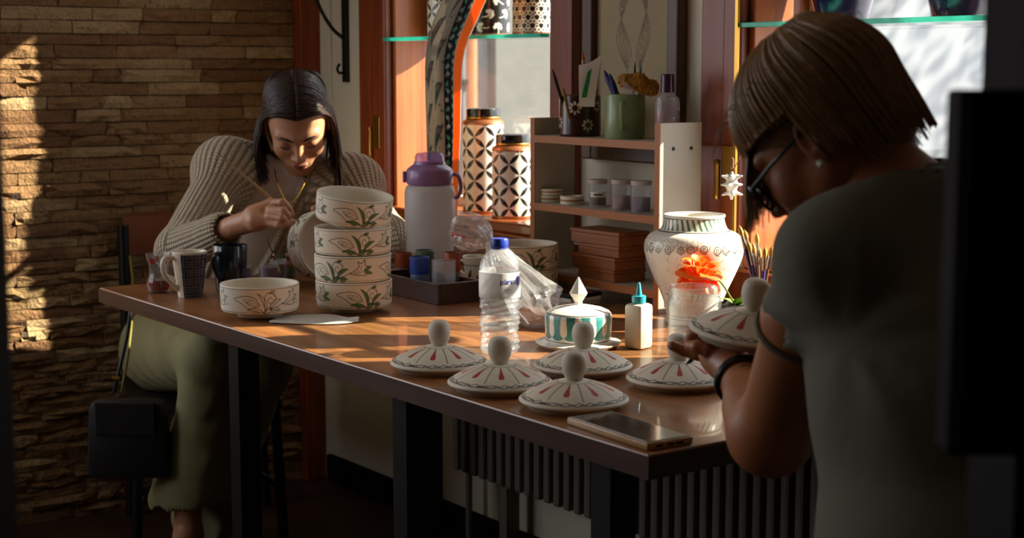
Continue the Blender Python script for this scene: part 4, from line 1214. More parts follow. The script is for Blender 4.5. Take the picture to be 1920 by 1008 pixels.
# pastry inside
bc = at_d(1004, 600, 3.015)
brd = thing('bread_roll', 'orange-brown bread roll inside the clear plastic bag', 'bread', (bc[0], bc[1], ZT + .003))
Vb, Fb = sdf_mesh([('c', (-.026, -.01, .018), (.026, .008, .018), .015, .013, .01), ('e', (0, 0, .022), (.02, .014, .012), .01)], .003)
obj('crust', mesh_of('crust', relax(Vb, Fb, 2), Fb, True), pbr('bread_crust', '#b06030', .7, var=.5, vscale=60, bump=.5, bscale=120), brd)
# ---- glue bottle
p = at_z(1197, 652, ZT)
t = thing('glue_bottle', 'small square white glue bottle with turquoise nozzle', 'bottle', (p[0], p[1], ZT), ANG(p) + .95)
M_hd = pbr('white_hdpe', '#d9d2c2', .45, sss=.15)
mk('bottle_body', box(-.0195, -.0195, 0, .0195, .0195, .081, .007), M_hd, t, True)
M_tq = pbr('turquoise_plastic', '#2f9fb4', .35)
cp = plain_lathe('cap', [(.0095, .0812), (.0125, .083), (.0128, .0945), (.0105, .0955), (0, .0956)], M_tq, t, 20)
plain_lathe('nozzle', [(.006, .0955), (.0055, .099), (.0025, .117), (.0016, .1185), (0, .1188)], M_tq, cp, 16)
# ---- glass jar
p = at_z(1301, 655, ZT)
t = thing('glass_jar', 'wide empty glass jar with threaded rim in front of the vase', 'jar', (p[0], p[1], ZT), ANG(p))
plain_lathe('jar_wall', [(0, .003), (.036, .002), (.044, 0), (.0475, .004), (.048, .012), (.048, .086), (.046, .094), (.0445, .097), (.0457, .100), (.0445, .103), (.0457, .106), (.0445, .110), (.0452, .1135), (.0435, .115), (.042, .1135), (.0425, .097), (.0455, .085), (.0455, .012), (.042, .007), (0, .006)], M_jarglass, t, 72)
# ---- little dark pot with leaves and the rose
pp = at_d(1381, 588, 2.98); pp[2] = ZT
def pot_paint(P, TH, R, Z, S, SG):
    P.U = TH * .035; P.V = Z; P.L = 2 * math.pi * .035; P.mask = SG == 1
    for k in range(14):
        for j in range(2):
            P.stroke([((.0012 + .0009 * q) * math.cos(q * 1.6), (.0012 + .0009 * q) * math.sin(q * 1.6)) for q in np.linspace(0, 6, 16)], .0006, lin('#8e98a8'), P.L * (k + .5 * j) / 14, .014 + j * .018)
    P.mask = np.ones(len(TH), bool)
t = thing('flower_pot', 'small dark blue scroll-patterned pot with green leaves behind the glass jar', 'pot', pp, ANG(pp))
obj('pot_body', painted_lathe('pot_body', [([(0, .003), (.026, .003), (.028, 0)], .01), ([(.028, 0), (.033, .01), (.036, .05)], .0012), ([(.036, .05), (.035, .052), (.033, .05), (.03, .01), (0, .006)], .01)], 260, lin('#141824'), pot_paint), M_cerg, t)
plain_lathe('soil', [(0, .042), (.0325, .042), (.0325, .0425), (0, .043)], pbr('soil', '#2a1c12', .95), t, 24)
M_lf = pbr('leaf', '#6d8a2e', .5, var=.3)
rl = random.Random(8)
def leaf_vf(L_, w, curl=.3, n=7):
    V, Fq = [], []
    for i in range(n):
        s = i / (n - 1); ww = w * math.sin(math.pi * min(.97, s * .92 + .05)) ** .8
        z_ = -curl * L_ * s * s
        V += [(-ww, L_ * s, z_ + .25 * ww), (0, L_ * s, z_), (ww, L_ * s, z_ + .25 * ww)]
    for i in range(n - 1):
        a = i * 3; Fq += [(a, a + 1, a + 4, a + 3), (a + 1, a + 2, a + 5, a + 4)]
    return V, Fq
for k in range(11):
    M = Matrix.Translation((0, 0, .045)) @ Matrix.Rotation(k * 2.4 + .3, 4, 'Z') @ Matrix.Rotation(math.radians(rl.uniform(10, 55)), 4, 'X')
    mk('leaf', moved(leaf_vf(rl.uniform(.03, .045), rl.uniform(.008, .012)), M=M), M_lf, t, True)
rh = at_d(1312, 497, 2.92)
m, nt, out = new_mat('rose_petal'); L = nt.links
pb = N(nt, 'ShaderNodeBsdfPrincipled'); pb.inputs['Roughness'].default_value = .5
rc = mixc(nt, noise(nt, 40, 3, coords(nt)), lin('#f0620c'), lin('#ff9636')); L.new(rc, pb.inputs['Base Color'])
tt = N(nt, 'ShaderNodeBsdfTranslucent'); L.new(rc, tt.inputs[0]); mx = N(nt, 'ShaderNodeMixShader'); mx.inputs[0].default_value = .28
L.new(pb.outputs[0], mx.inputs[1]); L.new(tt.outputs[0], mx.inputs[2]); L.new(mx.outputs[0], out.inputs[0]); M_rose = m
rose = thing('rose', 'open orange rose standing in front of the white vase', 'flower', (pp[0], pp[1], ZT + .045))
off = Vector(rh) - Vector((pp[0], pp[1], ZT + .045))
mk('stem', tube(smooth_path([(0, 0, -.002), off * .5 + Vector((0, 0, .012)), off + Vector((0, 0, -.02))], 6), .0018, 8), M_lf, rose, True)
def petal_vf(w, h, cup, lip, n=7):
    V, Fq = [], []
    for j in range(n):
        s = j / (n - 1)
        for i in range(n):
            u = (i / (n - 1) - .5) * 2
            ww = w * (math.sin(math.pi * (.18 + .62 * s)) ** .9)
            a = u * ww / max(cup, 1e-4); z_ = h * s * (1 - .10 * u * u)
            r_ = cup * (.35 + .65 * s ** .6) + lip * max(0, s - .6) ** 2 * 6
            V.append((r_ * math.sin(a), r_ * math.cos(a) , z_ - lip * max(0, s - .75) * 2.4))
    for j in range(n - 1):
        for i in range(n - 1):
            a = j * n + i; Fq.append((a, a + 1, a + n + 1, a + n))
    return V, Fq
k = 0
for ring, (cnt, w, h, cup, lip, tilt) in enumerate(((3, .010, .032, .007, .000, 0), (5, .015, .036, .012, .004, 8), (6, .021, .038, .019, .008, 22), (7, .026, .038, .025, .013, 42), (7, .027, .036, .030, .015, 66))):
    for q in range(cnt):
        M = Matrix.Translation(off + Vector((0, 0, -.016))) @ Matrix.Rotation(math.radians(8), 4, 'Y') @ Matrix.Rotation(2 * math.pi * (q + .37 * ring) / cnt, 4, 'Z') @ Matrix.Rotation(math.radians(-tilt), 4, 'X')
        pe = mk('petal', moved(petal_vf(w * rl.uniform(.9, 1.15), h * rl.uniform(.92, 1.08), cup, lip), M=M), M_rose, rose, True)
# ---- cup of brushes
bp_ = at_d(1427, 560, 2.88); bp_[2] = ZT
t = thing('brush_glass', 'tall clear glass holding the upright paintbrushes by the vase', 'glass', bp_)
plain_lathe('glass_wall', [(0, .0), (.024, 0), (.026, .004), (.030, .098), (.0285, .098), (.024, .008), (0, .006)], M_tglass, t, 40)
tips = [((1386, 422), 'paintbrush leaning furthest left in the brush glass'), ((1396, 430), 'paintbrush second from left in the brush glass'), ((1419, 436), 'tallest upright paintbrush in the brush glass with yellow tip'),
        ((1403, 452), 'short paintbrush with purple handle in the brush glass'), ((1412, 455), 'short amber-tipped paintbrush in the middle of the brush glass'), ((1424, 463), 'paintbrush with small pale tip in the brush glass'),
        ((1435, 462), 'yellow-tipped paintbrush near the grey sleeve'), ((1448, 460), 'brown-tipped paintbrush nearest to the grey sleeve'), ((1441, 470), 'shortest paintbrush in the brush glass')]
for k, ((px, py), lb) in enumerate(tips):
    b = at_d(px, py, 2.88 + .02 * ((k % 3) - 1)); fx = (px - 1422) / 1422 * .5
    a = np.array([bp_[0], bp_[1], ZT + .008]) - RIGHT * (px - 1420) * .00035 + FH * ((k % 3) - 1) * .008
    paint_brush(lb, a, b, .0036, pbr('purple_handle', '#4a3a80', .4) if k in (0, 3, 6) else None, 'brushes in the glass', .026, pbr('pale_bristle', '#c79a4a', .8), 1.3)
# ---- phone
p0, p1, p3 = at_z(1062, 795, ZT), at_z(1213, 846, ZT), at_z(1130, 779, ZT)
ux = Vector(p1 - p0); Lp = ux.length; ux.normalize(); uy = Vector((-ux.y, ux.x, 0))
cc = Vector(p0) + ux * Lp / 2 + uy * .039
t = thing('smartphone', 'smartphone in a tan case lying face up on the table corner', 'phone', (cc.x, cc.y, ZT), math.atan2(ux.y, ux.x))
M_case = pbr('tan_case', '#bb935e', .4, coat=.2)
mk('case', box(-Lp / 2, -.039, 0, Lp / 2, .039, .0105, .003), M_case, t, True)
mk('screen', box(-Lp / 2 + .006, -.0345, .0106, Lp / 2 - .006, .0345, .0114, .0003), pbr('screen_glass', '#1a1512', .12, coat=.6), t)
mk('bezel_strip', box(-Lp / 2 + .003, -.037, .0102, Lp / 2 - .003, .037, .0109, .0003), pbr('bezel', '#b8a488', .35), t)
for yy in (-.018, 0, .016): mk('port', box(Lp / 2 - .0004, yy - .006, .0035, Lp / 2 + .0003, yy + .006, .0065), M_dark, t)
# white paper near the table's right end
q = at_z(1545, 790, ZT)
tag(mk('paper_sheet', moved(box(-.05, -.1, 0, .05, .12, .0015, .0003), (q[0] + .012, q[1] + .10, ZT + .0002)), M_paper), 'white paper sheet on the table seen between arm and torso', 'paper')

# ================================================================== DESK ORGANISER
ox0, ox1, oy0, oy1, ozt = -2.845, -2.405, 2.092, 2.205, 1.137
org = thing('desk_organizer', 'white open shelf unit with brown edges standing at the back of the table', 'shelf unit', ((ox0 + ox1) / 2, (oy0 + oy1) / 2, ZT))
M_mel = pbr('white_melamine', '#b8b0a2', .5, var=.06); M_eb = pbr('brown_edging', '#a8652c', .5, var=.2)
hw_, hd_, th_ = (ox1 - ox0) / 2, (oy1 - oy0) / 2, .016; H_ = ozt - ZT
for sx in (-hw_, hw_ - th_):
    sd = mk('side_panel', box(sx, -hd_ + .002, 0, sx + th_, hd_, H_), M_mel, org)
    mk('edge_strip', box(sx, -hd_, 0, sx + th_, -hd_ + .002, H_), M_eb, sd)
for zz in (1.083 - ZT, .932 - ZT, .03):
    sh = mk('shelf_board', box(-hw_ + th_, -hd_ + .002, zz, hw_ - th_, hd_, zz + th_), M_mel, org)
    mk('edge_strip', box(-hw_ + th_, -hd_, zz, hw_ - th_, -hd_ + .002, zz + th_), M_eb, sh)
for yy in (-.02, .028): mk('screw_cap', moved(lathe_vf([(0, 0), (.004, 0), (.004, .0012), (0, .0014)], 12), (hw_, yy, 1.085 - ZT), Matrix.Rotation(math.pi / 2, 4, 'Y')), M_iron, org)
Z1, Z2, Z3 = 1.083 + th_ + .0002, .932 + th_ + .0002, .78 + th_ + .0002
def on_org(px, yy):
    q = at_y(px, 300, yy); return q[0], yy
# flowered cup
def daisy_paint(P, TH, R, Z, S, SG):
    P.U = TH * .044; P.V = Z; P.L = 2 * math.pi * .044; P.mask = SG == 1
    for k, (uu, vv, sc) in enumerate(((.0, .062, 1.), (.028, .025, .9), (.052, .066, .8), (-.045, .03, .9), (.09, .04, 1.), (.13, .07, .9), (.175, .03, 1))):
        x, y = P.loc(uu % P.L, vv); th = np.arctan2(y, x); rad = np.hypot(x, y)
        for q in range(8):
            aq = q * math.pi / 4; xx = x * math.cos(aq) + y * math.sin(aq); yy = -x * math.sin(aq) + y * math.cos(aq)
            P.blend(np.clip((1 - np.hypot((xx - .0105 * sc) / (.0048 * sc), yy / (.0030 * sc))) / .2, 0, 1), lin('#cfc3ae'))
    P.mask = np.ones(len(TH), bool)
x, y = on_org(1087, 2.142)
t = thing('flowered_cup', 'maroon cup with pale daisies holding pens on the shelf unit', 'cup', (x, y, Z1), ANG((x, y)) - .25)
obj('cup_body', painted_lathe('cup_body', [([(0, .003), (.042, .003), (.0445, 0)], .01), ([(.0445, 0), (.046, .004), (.0455, .088)], .0014), ([(.0455, .088), (.044, .09), (.042, .088), (.042, .01), (0, .006)], .01)], 300, lin('#36150f'), daisy_paint), M_cerg, t)
cupA = (x, y)
x, y = on_org(1171, 2.145)
t = thing('green_mug', 'pale green mug stuffed with tools on the shelf unit', 'mug', (x, y, Z1), ANG((x, y)))
M_grn = pbr('green_glaze', '#7f9465', .35, coat=.2)
plain_lathe('mug_body', [(0, .003), (.038, .003), (.041, 0), (.0425, .004), (.0425, .092), (.0415, .0935), (.039, .092), (.039, .01), (0, .006)], M_grn, t, 56)
handle(t, -.12, .0425, .0425, .02, .075, .018, .0045, M_grn)
cupB = (x, y)
x, y = on_org(1250, 2.16)
t = thing('remover_bottle', 'clear bottle with dark purple cap and pink liquid on the shelf unit', 'bottle', (x, y, Z1), ANG((x, y)))
M_clr = clear('clear_pet', (.93, .92, .92), .30, 1.42, .1)
plain_lathe('bottle_wall', [(0, 0), (.0235, 0), (.0255, .003), (.0258, .075), (.023, .088), (.014, .094), (.012, .098), (0, .098)], M_clr, t, 40)
plain_lathe('liquid', [(0, .003), (.0235, .003), (.024, .062), (0, .062)], pbr('pink_liquid', '#a8686a', .2), t, 32)
plain_lathe('cap', [(.0125, .0985), (.0145, .0985), (.0138, .134), (.012, .136), (0, .136)], pbr('plum_cap', '#38142c', .3), t, 24)
Vd, a0 = [], .35
gr_ = [(a0 - .5 + i / 8, .03 + j * .032) for j in (0, 1) for i in range(9)]
mk('label', ([(.0262 * math.cos(a), .0262 * math.sin(a), zz + .018) for a, zz in gr_], [(i, i + 1, i + 10, i + 9) for i in range(8)]), pbr('grey_label', '#8d7f88', .6), t)
# pens and tools in the cups
def stick(name, label, cat, base, px, py, zf, r, mat, tipm=None, group='pens and tools in the cups'):
    b = at_d(px, py, zf); a = Vector(base); d = Vector(b) - a
    t = thing(name, label, cat, a, 0, group); t.rotation_mode = 'QUATERNION'; t.rotation_quaternion = d.to_track_quat('Z', 'Y'); L_ = d.length
    plain_lathe('barrel', [(0, 0), (r, .001), (r, L_ * .86), (r * .7, L_ * .9), (0, L_ * .9)], mat, t, 12)
    plain_lathe('tip', [(r * .72, L_ * .9), (r * .7, L_ * .93), (r * .25, L_), (0, L_)], tipm or mat, t, 12)
    return t
za = Z1 + .008
zfA = 3.33; zfB = 3.31
stick('pen', 'dark pen leaning left in the daisy cup', 'pen', (cupA[0] - .012, cupA[1] - .015, za), 1036, 130, 3.42, .0035, M_iron)
stick('pencil', 'pencil with amber top standing in the daisy cup', 'pencil', (cupA[0] - .0, cupA[1] - .02, za), 1056, 164, 3.38, .0035, pbr('amber_wood', '#8a6420', .5))
stick('brush_pen', 'silver pen with orange top leaning out of the daisy cup', 'pen', (cupA[0] + .012, cupA[1] + .01, za), 1093, 97, 3.38, .0042, pbr('silver_barrel', '#a8a4a0', .35, .8), pbr('orange_top', '#b8651c', .5))
stick('marker', 'violet marker leaning in the green mug', 'marker', (cupB[0] + .012, cupB[1] + .012, za), 1133, 132, 3.36, .0065, pbr('violet_barrel', '#2e2070', .4))
stick('marker', 'dark blue marker beside the violet marker in the green mug', 'marker', (cupB[0] + .018, cupB[1] - .0, za), 1143, 138, 3.32, .0060, pbr('blue_barrel', '#1c2258', .4))
stick('comb_fork', 'dark green tool standing in the green mug', 'tool', (cupB[0], cupB[1] + .018, za), 1191, 116, 3.30, .003, pbr('tool_green', '#2c4a34', .5))
stick('pen', 'slim teal pen at the right of the green mug', 'pen', (cupB[0] + .012, cupB[1] + .022, za), 1202, 122, 3.29, .003, pbr('tool_teal', '#2a4a52', .5))
q1, q2, q3, q4, q5, q6 = [Vector(at_d(*c, 3.36)) for c in ((1085, 122), (1105, 118), (1127, 104), (1116, 185), (1090, 190), (1098, 150))]
def slab(name, pts, th, mat, parent, world=True):
    n = len(pts); d = Vector(FH) * th
    V = [tuple(q) for q in pts] + [tuple(q + d) for q in pts]
    F_ = [tuple(range(n)), tuple(range(n, 2 * n))[::-1]] + [(i, i + n, (i + 1) % n + n, (i + 1) % n) for i in range(n)]
    return mk(name, (V, F_), mat, parent, False, world)
t = thing('paper_packet', 'torn white and green paper packet stuck in the daisy cup', 'packet', (cupA[0], cupA[1], za))
mk('green_stripe', slab('x_', [q1, q2], .001, M_lf, None).data and (lambda: ([tuple(v) for v in (Vector(at_d(1102, 135, 3.352)), Vector(at_d(1110, 128, 3.352)), Vector(at_d(1100, 183, 3.352)), Vector(at_d(1090, 183, 3.352)))], [(0, 1, 2, 3)]))(), pbr('packet_green', '#1e7a3c', .5), t, False, True)
bpy.data.objects.remove(bpy.data.objects['x_'])
slab('packet_sheet', [q1, q2, q3, q4, Vector(at_d(1114, 200, 3.36)), Vector(at_d(1086, 200, 3.36))], .002, M_paper, t)
t = thing('yellow_sponge', 'ragged yellow-ochre sponge sticking out of the green mug', 'sponge', (cupB[0] + .0, cupB[1] + .012, Z1 + .06))
sc_ = at_d(1194, 156, 3.30)
Vb, Fb = sdf_mesh([('c', sc_ - RIGHT * .026 + np.array([0, 0, .006]), sc_ + RIGHT * .03 + np.array([0, 0, -.010]), .014, .017, .01), ('e', sc_ + RIGHT * .004 + np.array([0, 0, .008]), (.02, .016, .014), .01)], .003)
Vb = relax(Vb, Fb, 1) + .0012 * RNG.standard_normal(Vb.shape)
obj('sponge_body', mesh_of('sponge_body', Vb, Fb, True), pbr('sponge_yellow', '#a8741c', .9, var=.4, bump=.8, bscale=150), t, True)
slab('wrapper', [Vector(at_d(1163, 140, 3.28)), Vector(at_d(1170, 152, 3.28)), Vector(at_d(1200, 178, 3.28)), Vector(at_d(1172, 178, 3.28))], .001, M_film, t)
# middle shelf
def ring(px, yy, r, w, h, z0, label):
    x, y = on_org(px, yy); t = thing('ceramic_ring', label, 'ring', (x, y, z0), 0, 'cream rings')
    plain_lathe('band', [(r, 0), (r + w * .4, .001), (r + w * .4, h - .001), (r, h), (r - w, h), (r - w, 0), (r, 0)], M_cream, t, 40)
    plain_lathe('groove', [(r + w * .4, h * .4), (r + w * .42, h * .42), (r + w * .42, h * .58), (r + w * .4, h * .6)], M_eb, t, 40)
    return t
ring(1031, 2.135, .026, .004, .016, Z2, 'lower cream ring at the left end of the middle shelf')
ring(1033, 2.135, .025, .004, .014, Z2 + .0165, 'upper cream ring stacked at the left end of the middle shelf')
ring(1073, 2.135, .025, .004, .019, Z2, 'cream ring lying beside the stacked pair on the middle shelf')
def pot_jar(px, yy, r, h, col, label, lid=False, lbl=False):
    x, y = on_org(px, yy); t = thing('powder_jar', label, 'jar', (x, y, Z2), ANG((x, y)), 'powder jars')
    plain_lathe('jar_wall', [(0, 0), (r * .95, 0), (r, .002), (r, h), (r * .94, h), (r * .94, .003), (0, .003)], M_cupp, t, 32)
    plain_lathe('powder', [(0, .0035), (r * .93, .0035), (r * .93, h * .55), (0, h * .58)], pbr('powder_' + col, '#' + col, .9), t, 32)
    plain_lathe('jar_lid', [(r * .98, h + .0002), (r * 1.08, h + .0002), (r * 1.08, h + .009), (0, h + .010)], pbr('pale_lid', '#b4a8a4', .5), t, 32)
    if lbl:
        mk('label', ([((r + .0006) * math.cos(-.9 + i * .2), (r + .0006) * math.sin(-.9 + i * .2), zz) for zz in (h * .42, h * .66) for i in range(11)], [(i, i + 1, i + 12, i + 11) for i in range(10)]), M_paper, t)
        mk('label_print', ([((r + .0009) * math.cos(-.4 + i * .12), (r + .0009) * math.sin(-.4 + i * .12), zz) for zz in (h * .5, h * .57) for i in range(9)], [(i, i + 1, i + 10, i + 9) for i in range(8)]), M_iron, t)
pot_jar(1121, 2.145, .0195, .050, '6a4a3a', 'clear powder jar with white label on the middle shelf', lbl=True)
pot_jar(1166, 2.13, .0205, .056, '9a7478', 'pinkish powder jar in the middle of the shelf unit')
pot_jar(1203, 2.125, .0205, .058, '5c4468', 'purple powder jar nearest the side panel of the shelf unit')
# bottom: shallow wooden boxes and flat boards
M_bx = wood('box_wood', '#74401c', '#a3622e', .5, 0, 9)
zb_ = ZT + .03 + th_ + .0002
for k, (w, dx) in enumerate(((.13, .0), (.15, -.004), (.135, .006), (.155, -.002))):
    x, y = on_org(1148, 2.142)
    hz = (.026, .026, .024, .03)[k]
    lb = ('lowest reddish wooden box in the bottom of the shelf unit', 'second reddish wooden box from the bottom in the shelf unit', 'third reddish wooden box from the bottom in the shelf unit', 'topmost reddish wooden box under the middle shelf')[k]
    t = thing('wooden_box', lb, 'box', (x + dx, y - .005 * (k % 2), zb_), .03 * (k - 1.5), 'stacked wooden boxes')
    mk('box_body', box(-w / 2, -.042, 0, w / 2, .042, hz - .008, .0015), M_bx, t)
    mk('box_lid', box(-w / 2 - .002, -.044, hz - .0075, w / 2 + .002, .044, hz, .0015), M_bx, t)
    zb_ += hz + .0003
x, y = on_org(1070, 2.04)
for k in range(3):
    t = thing('flat_tile', ('lowest flat grey tile beside the short bowl stack', 'middle flat pale tile beside the short bowl stack', 'top flat dark tile beside the short bowl stack')[k], 'tile', (x + .004 * k, y, ZT + .0002 + k * .0085), .1 * k, 'flat tiles')
    mk('tile_body', box(-.045, -.045, 0, .045, .045, .008, .001), (M_mel, M_paper, M_iron)[k], t)
    mk('tile_glaze', box(-.043, -.043, .008, .043, .043, .0084), (M_mel, M_mel, M_blackgl)[k], t)

# ================================================================== CURTAIN AND ORNAMENT
rows = [(-140, 852, 985), (-60, 850, 950), (0, 842, 915), (40, 822, 899), (80, 811, 880), (120, 806, 873), (180, 806, 872), (240, 807, 872), (300, 808, 870), (360, 809, 868), (405, 810, 866)]
ny, nu = 150, 120
ys = np.linspace(-140, 405, ny); l_ = np.interp(ys, [r[0] for r in rows], [r[1] for r in rows]); r_ = np.interp(ys, [r[0] for r in rows], [r[2] for r in rows])
k5 = np.ones(9) / 9
l_ = np.convolve(np.pad(l_, 4, 'edge'), k5, 'valid'); r_ = np.convolve(np.pad(r_, 4, 'edge'), k5, 'valid')
Vc, Uc, Sc = [], [], []
for j in range(ny):
    A = at_y(l_[j] - 9, ys[j], 2.205); B = at_y(r_[j], ys[j], 2.205)
    for i in range(nu):
        u = i / (nu - 1); q = A * (1 - u) + B * u
        q[1] += .008 * math.sin(u * 9.5 + .004 * ys[j]) + .004 * math.sin(u * 21 + 1) - .008
        Vc.append(q); Uc.append(u); Sc.append(A[2])
Vc = np.array(Vc); Uc = np.array(Uc) * .26; Sc = np.array(Sc)
i, k = np.meshgrid(np.arange(ny - 1), np.arange(nu - 1), indexing='ij')
Fc = np.stack([i * nu + k, (i + 1) * nu + k, (i + 1) * nu + k + 1, i * nu + k + 1], -1).reshape(-1, 4)
P = Paint(Uc, Sc, lin('#a49a8c')); rr = random.Random(6)
for k in range(13):                              # paisleys
    u = .02 + (k % 2) * .075; v = .86 + k * .055
    lf = leaf2((0, 0), (.045, .075), .017, .012); P.fill(lf, lin('#77736a'), u, v); P.stroke(lf + lf[:1], .0022, lin('#2f3630'), u, v, .001)
    lf2 = leaf2((.008, .014), (.034, .055), .008, .006); P.fill(lf2, lin(('#6a4a3c', '#3e5a50')[k % 2]), u, v)
    for q in range(6): P.fill([(.003 * math.cos(t_), .003 * math.sin(t_)) for t_ in np.linspace(0, 5.6, 7)], lin('#2f3630'), u + rr.uniform(-.02, .07), v + rr.uniform(0, .06))
bm_ = (Uc > .145) & (Uc < .192); P.blend(bm_.astype(float), lin('#12141a'))
P.mask = bm_
for k in range(60):
    u = .156 + .025 * (k % 2); v = .84 + k * .0115 + rr.uniform(-.003, .003)
    x, y = P.loc(u, v); th = np.arctan2(y, x); P.blend(np.clip((.0085 * (.65 + .35 * np.cos(th * 5)) - np.hypot(x, y)) / .001, 0, 1), lin(('#9cc4b4', '#c8c6bc', '#6fae98')[k % 3]))
P.mask = np.ones(len(Uc), bool)
P.blend(((Uc >= .192) & (Uc < .252)).astype(float), lin('#ff8f2a')); P.blend((Uc >= .252).astype(float), lin('#e8e2d4'))
P.blend((np.abs(Uc - .192) < .0025).astype(float), lin('#c8c0b4'))
m, nt, out = new_mat('curtain_cloth'); L = nt.links
at_ = N(nt, 'ShaderNodeAttribute', attribute_name='Col'); df = N(nt, 'ShaderNodeBsdfPrincipled'); df.inputs['Roughness'].default_value = .8
cn = mixc(nt, noise(nt, 180, 2, coords(nt)), mixc(nt, 1, at_.outputs['Color'], (.85,) * 3, 'MULTIPLY'), at_.outputs['Color'])
L.new(cn, df.inputs['Base Color']); tt = N(nt, 'ShaderNodeBsdfTranslucent'); L.new(cn, tt.inputs[0])
mx = N(nt, 'ShaderNodeMixShader'); mx.inputs[0].default_value = .4; L.new(df.outputs[0], mx.inputs[1]); L.new(tt.outputs[0], mx.inputs[2]); L.new(mx.outputs[0], out.inputs[0])
cur = obj('curtain', mesh_of('curtain', Vc, Fc, True, col=P.C), m); tag(cur, 'grey paisley curtain with floral and orange borders at the left window', 'curtain')
md = cur.modifiers.new('thickness', 'SOLIDIFY'); md.thickness = .0015
# hanging ornament at the right window
oc = at_y(1372, 346, YW - .075)
orn = thing('hanging_ornament', 'white spiky ceramic ornament hanging from the right window frame', 'ornament', oc)
M_wh = pbr('white_bisque', '#d8d6d2', .6)
Vb, Fb = sdf_mesh([('e', (0, 0, 0), (.012, .012, .02), .004)] + [('c', (0, 0, z_), Vector((math.cos(a) * .021, math.sin(a) * .021, z_ + dz)), .006, .0022, .004) for z_, dz, n_ in ((.012, .006, 5), (0, 0, 6), (-.014, -.006, 5)) for a in np.arange(n_) * 2 * math.pi / n_ + z_ * 40] + [('c', (0, 0, -.012), (0, 0, -.028), .006, .003, .004), ('c', (0, 0, .012), (0, 0, .024), .006, .003, .004)], .0018)
obj('star_body', mesh_of('star_body', Vb, Fb, True), M_wh, orn)
mk('string', tube([(0, 0, .022), (.001, .02, .055), (0, .03, .075)], .0009, 6), M_hand, orn, True)
mk('bead', lathe_vf([(0, .03), (.004, .034), (.004, .052), (0, .056)], 12), M_hand, orn, True)

# ================================================================== PEOPLE
def head_prims(female=True):
    P_ = [('e', (0, -.015, .035), (.073, .091, .080), .01),
          ('e', (0, .028, -.015), (.060, .060, .072), .03),
          ('c', (0, .030, -.055), (0, .060, -.086), .044, .021, .025),
          ('e', (0, .072, -.092), (.017, .013, .011), .014)]
    for s in (-1, 1):
        P_ += [('c', (s * .052, -.004, -.040), (s * .020, .055, -.084), .017, .015, .03),
               ('e', (s * .037, .058, -.026), (.022, .021, .022), .02),
               ('c', (s * .011, .083, .026), (s * .045, .066, .024), .0085, .008, .014)]
    P_ += [('c', (0, .080, .018), (0, .101, -.024), .0075, .0085, .012), ('e', (0, .1015, -.027), (.0095, .0095, .0085), .006),
           ('e', (.0105, .092, -.0305), (.0075, .0095, .0065), .005), ('e', (-.0105, .092, -.0305), (.0075, .0095, .0065), .005),
           ('e', (0, .076, -.055), (.030, .018, .022), .016)]
    for s in (-1, 1): P_ += [('e', (s * .031, .094, .004), (.017, .016, .0105), .010, True)]
    for s in (-1, 1): P_ += [('e', (s * .031, .0685, .003), (.0152, .0145, .0118), .004)]
    P_ += [('e', (0, .0935, -.0515), (.020, .0068, .0045), .004), ('e', (0, .0925, -.0605), (.0165, .0072, .0055), .004),
           ('c', (-.021, .088, -.0555), (.021, .088, -.0555), .0012, .0012, .002, True)]
    for s in (-1, 1):
        R_ear = np.array(Matrix.Rotation(math.radians(-12 * s), 3, 'Z') @ Matrix.Rotation(math.radians(10), 3, 'X'))
        P_ += [('e', (s * .0755, -.010, .000), (.0065, .017, .030), .006, False, R_ear), ('e', (s * .083, -.006, .002), (.006, .010, .019), .004, True, R_ear)]
    return P_
def frame(origin, fdir, pitch, roll):
    """head frame: y = where the face looks, z = crown, x = the person's right"""
    f = Vector((fdir[0], fdir[1], 0)).normalized(); u = Vector((0, 0, 1)); x = f.cross(u)
    R = Matrix((x, f, u)).transposed()
    R = R @ Matrix.Rotation(-pitch, 3, 'X') @ Matrix.Rotation(roll, 3, 'Y')
    return R, Vector(origin)
def skin_mat(name, base):
    return pbr(name, base, .45, vcol=True, var=.12, vscale=25, sss=.12, bump=.06, bscale=350)
def face_cols(V, base):
    C = np.tile(np.array(lin(base)), (len(V), 1))
    def tint(c, r, col, a):
        nonlocal C
        d = np.linalg.norm((V - np.array(c)) / np.array(r), axis=1); w = (np.clip(1.25 - d, 0, .5) * 2 * a)[:, None]; C = C * (1 - w) + np.array(lin(col)) * w
    tint((0, .097, -.0515), (.0205, .012, .0055), '#8e4038', .75); tint((0, .096, -.0605), (.017, .012, .0060), '#98483e', .75)
    for s in (-1, 1):
        tint((s * .04, .075, -.025), (.026, .03, .022), '#b56a4c', .25)
        tint((s * .031, .088, .006), (.018, .02, .010), '#7c4a38', .35)
    return C
def strands(paths, rad, n=5, taper=.35):
    V, Fq = [], []
    for p_, r0 in zip(paths, rad):
        m_ = len(p_); rs_ = [r0 * (.75 + .25 * math.sin(math.pi * min(1, i / (m_ - 1) * 1.5))) * (1 - (1 - taper) * (i / (m_ - 1)) ** 3) for i in range(m_)]
        v, f = tube(p_, rs_, n); k = len(V); V += v; Fq += [tuple(i + k for i in q) for q in f]
    return V, Fq
def hair_mat(name, c1, c2, rough=.35):
    m, nt, out = new_mat(name); L = nt.links
    p = N(nt, 'ShaderNodeBsdfPrincipled'); L.new(p.outputs[0], out.inputs[0])
    nz = noise(nt, 90, 3, coords(nt)); L.new(mixc(nt, nz, lin(c1), lin(c2)), p.inputs['Base Color'])
    p.inputs['Roughness'].default_value = rough; p.inputs['Specular IOR Level'].default_value = .4
    p.inputs['Anisotropic'].default_value = .5
    return m
def to_world(V, R, o): return np.asarray(V) @ np.array(R).T + np.array(o)
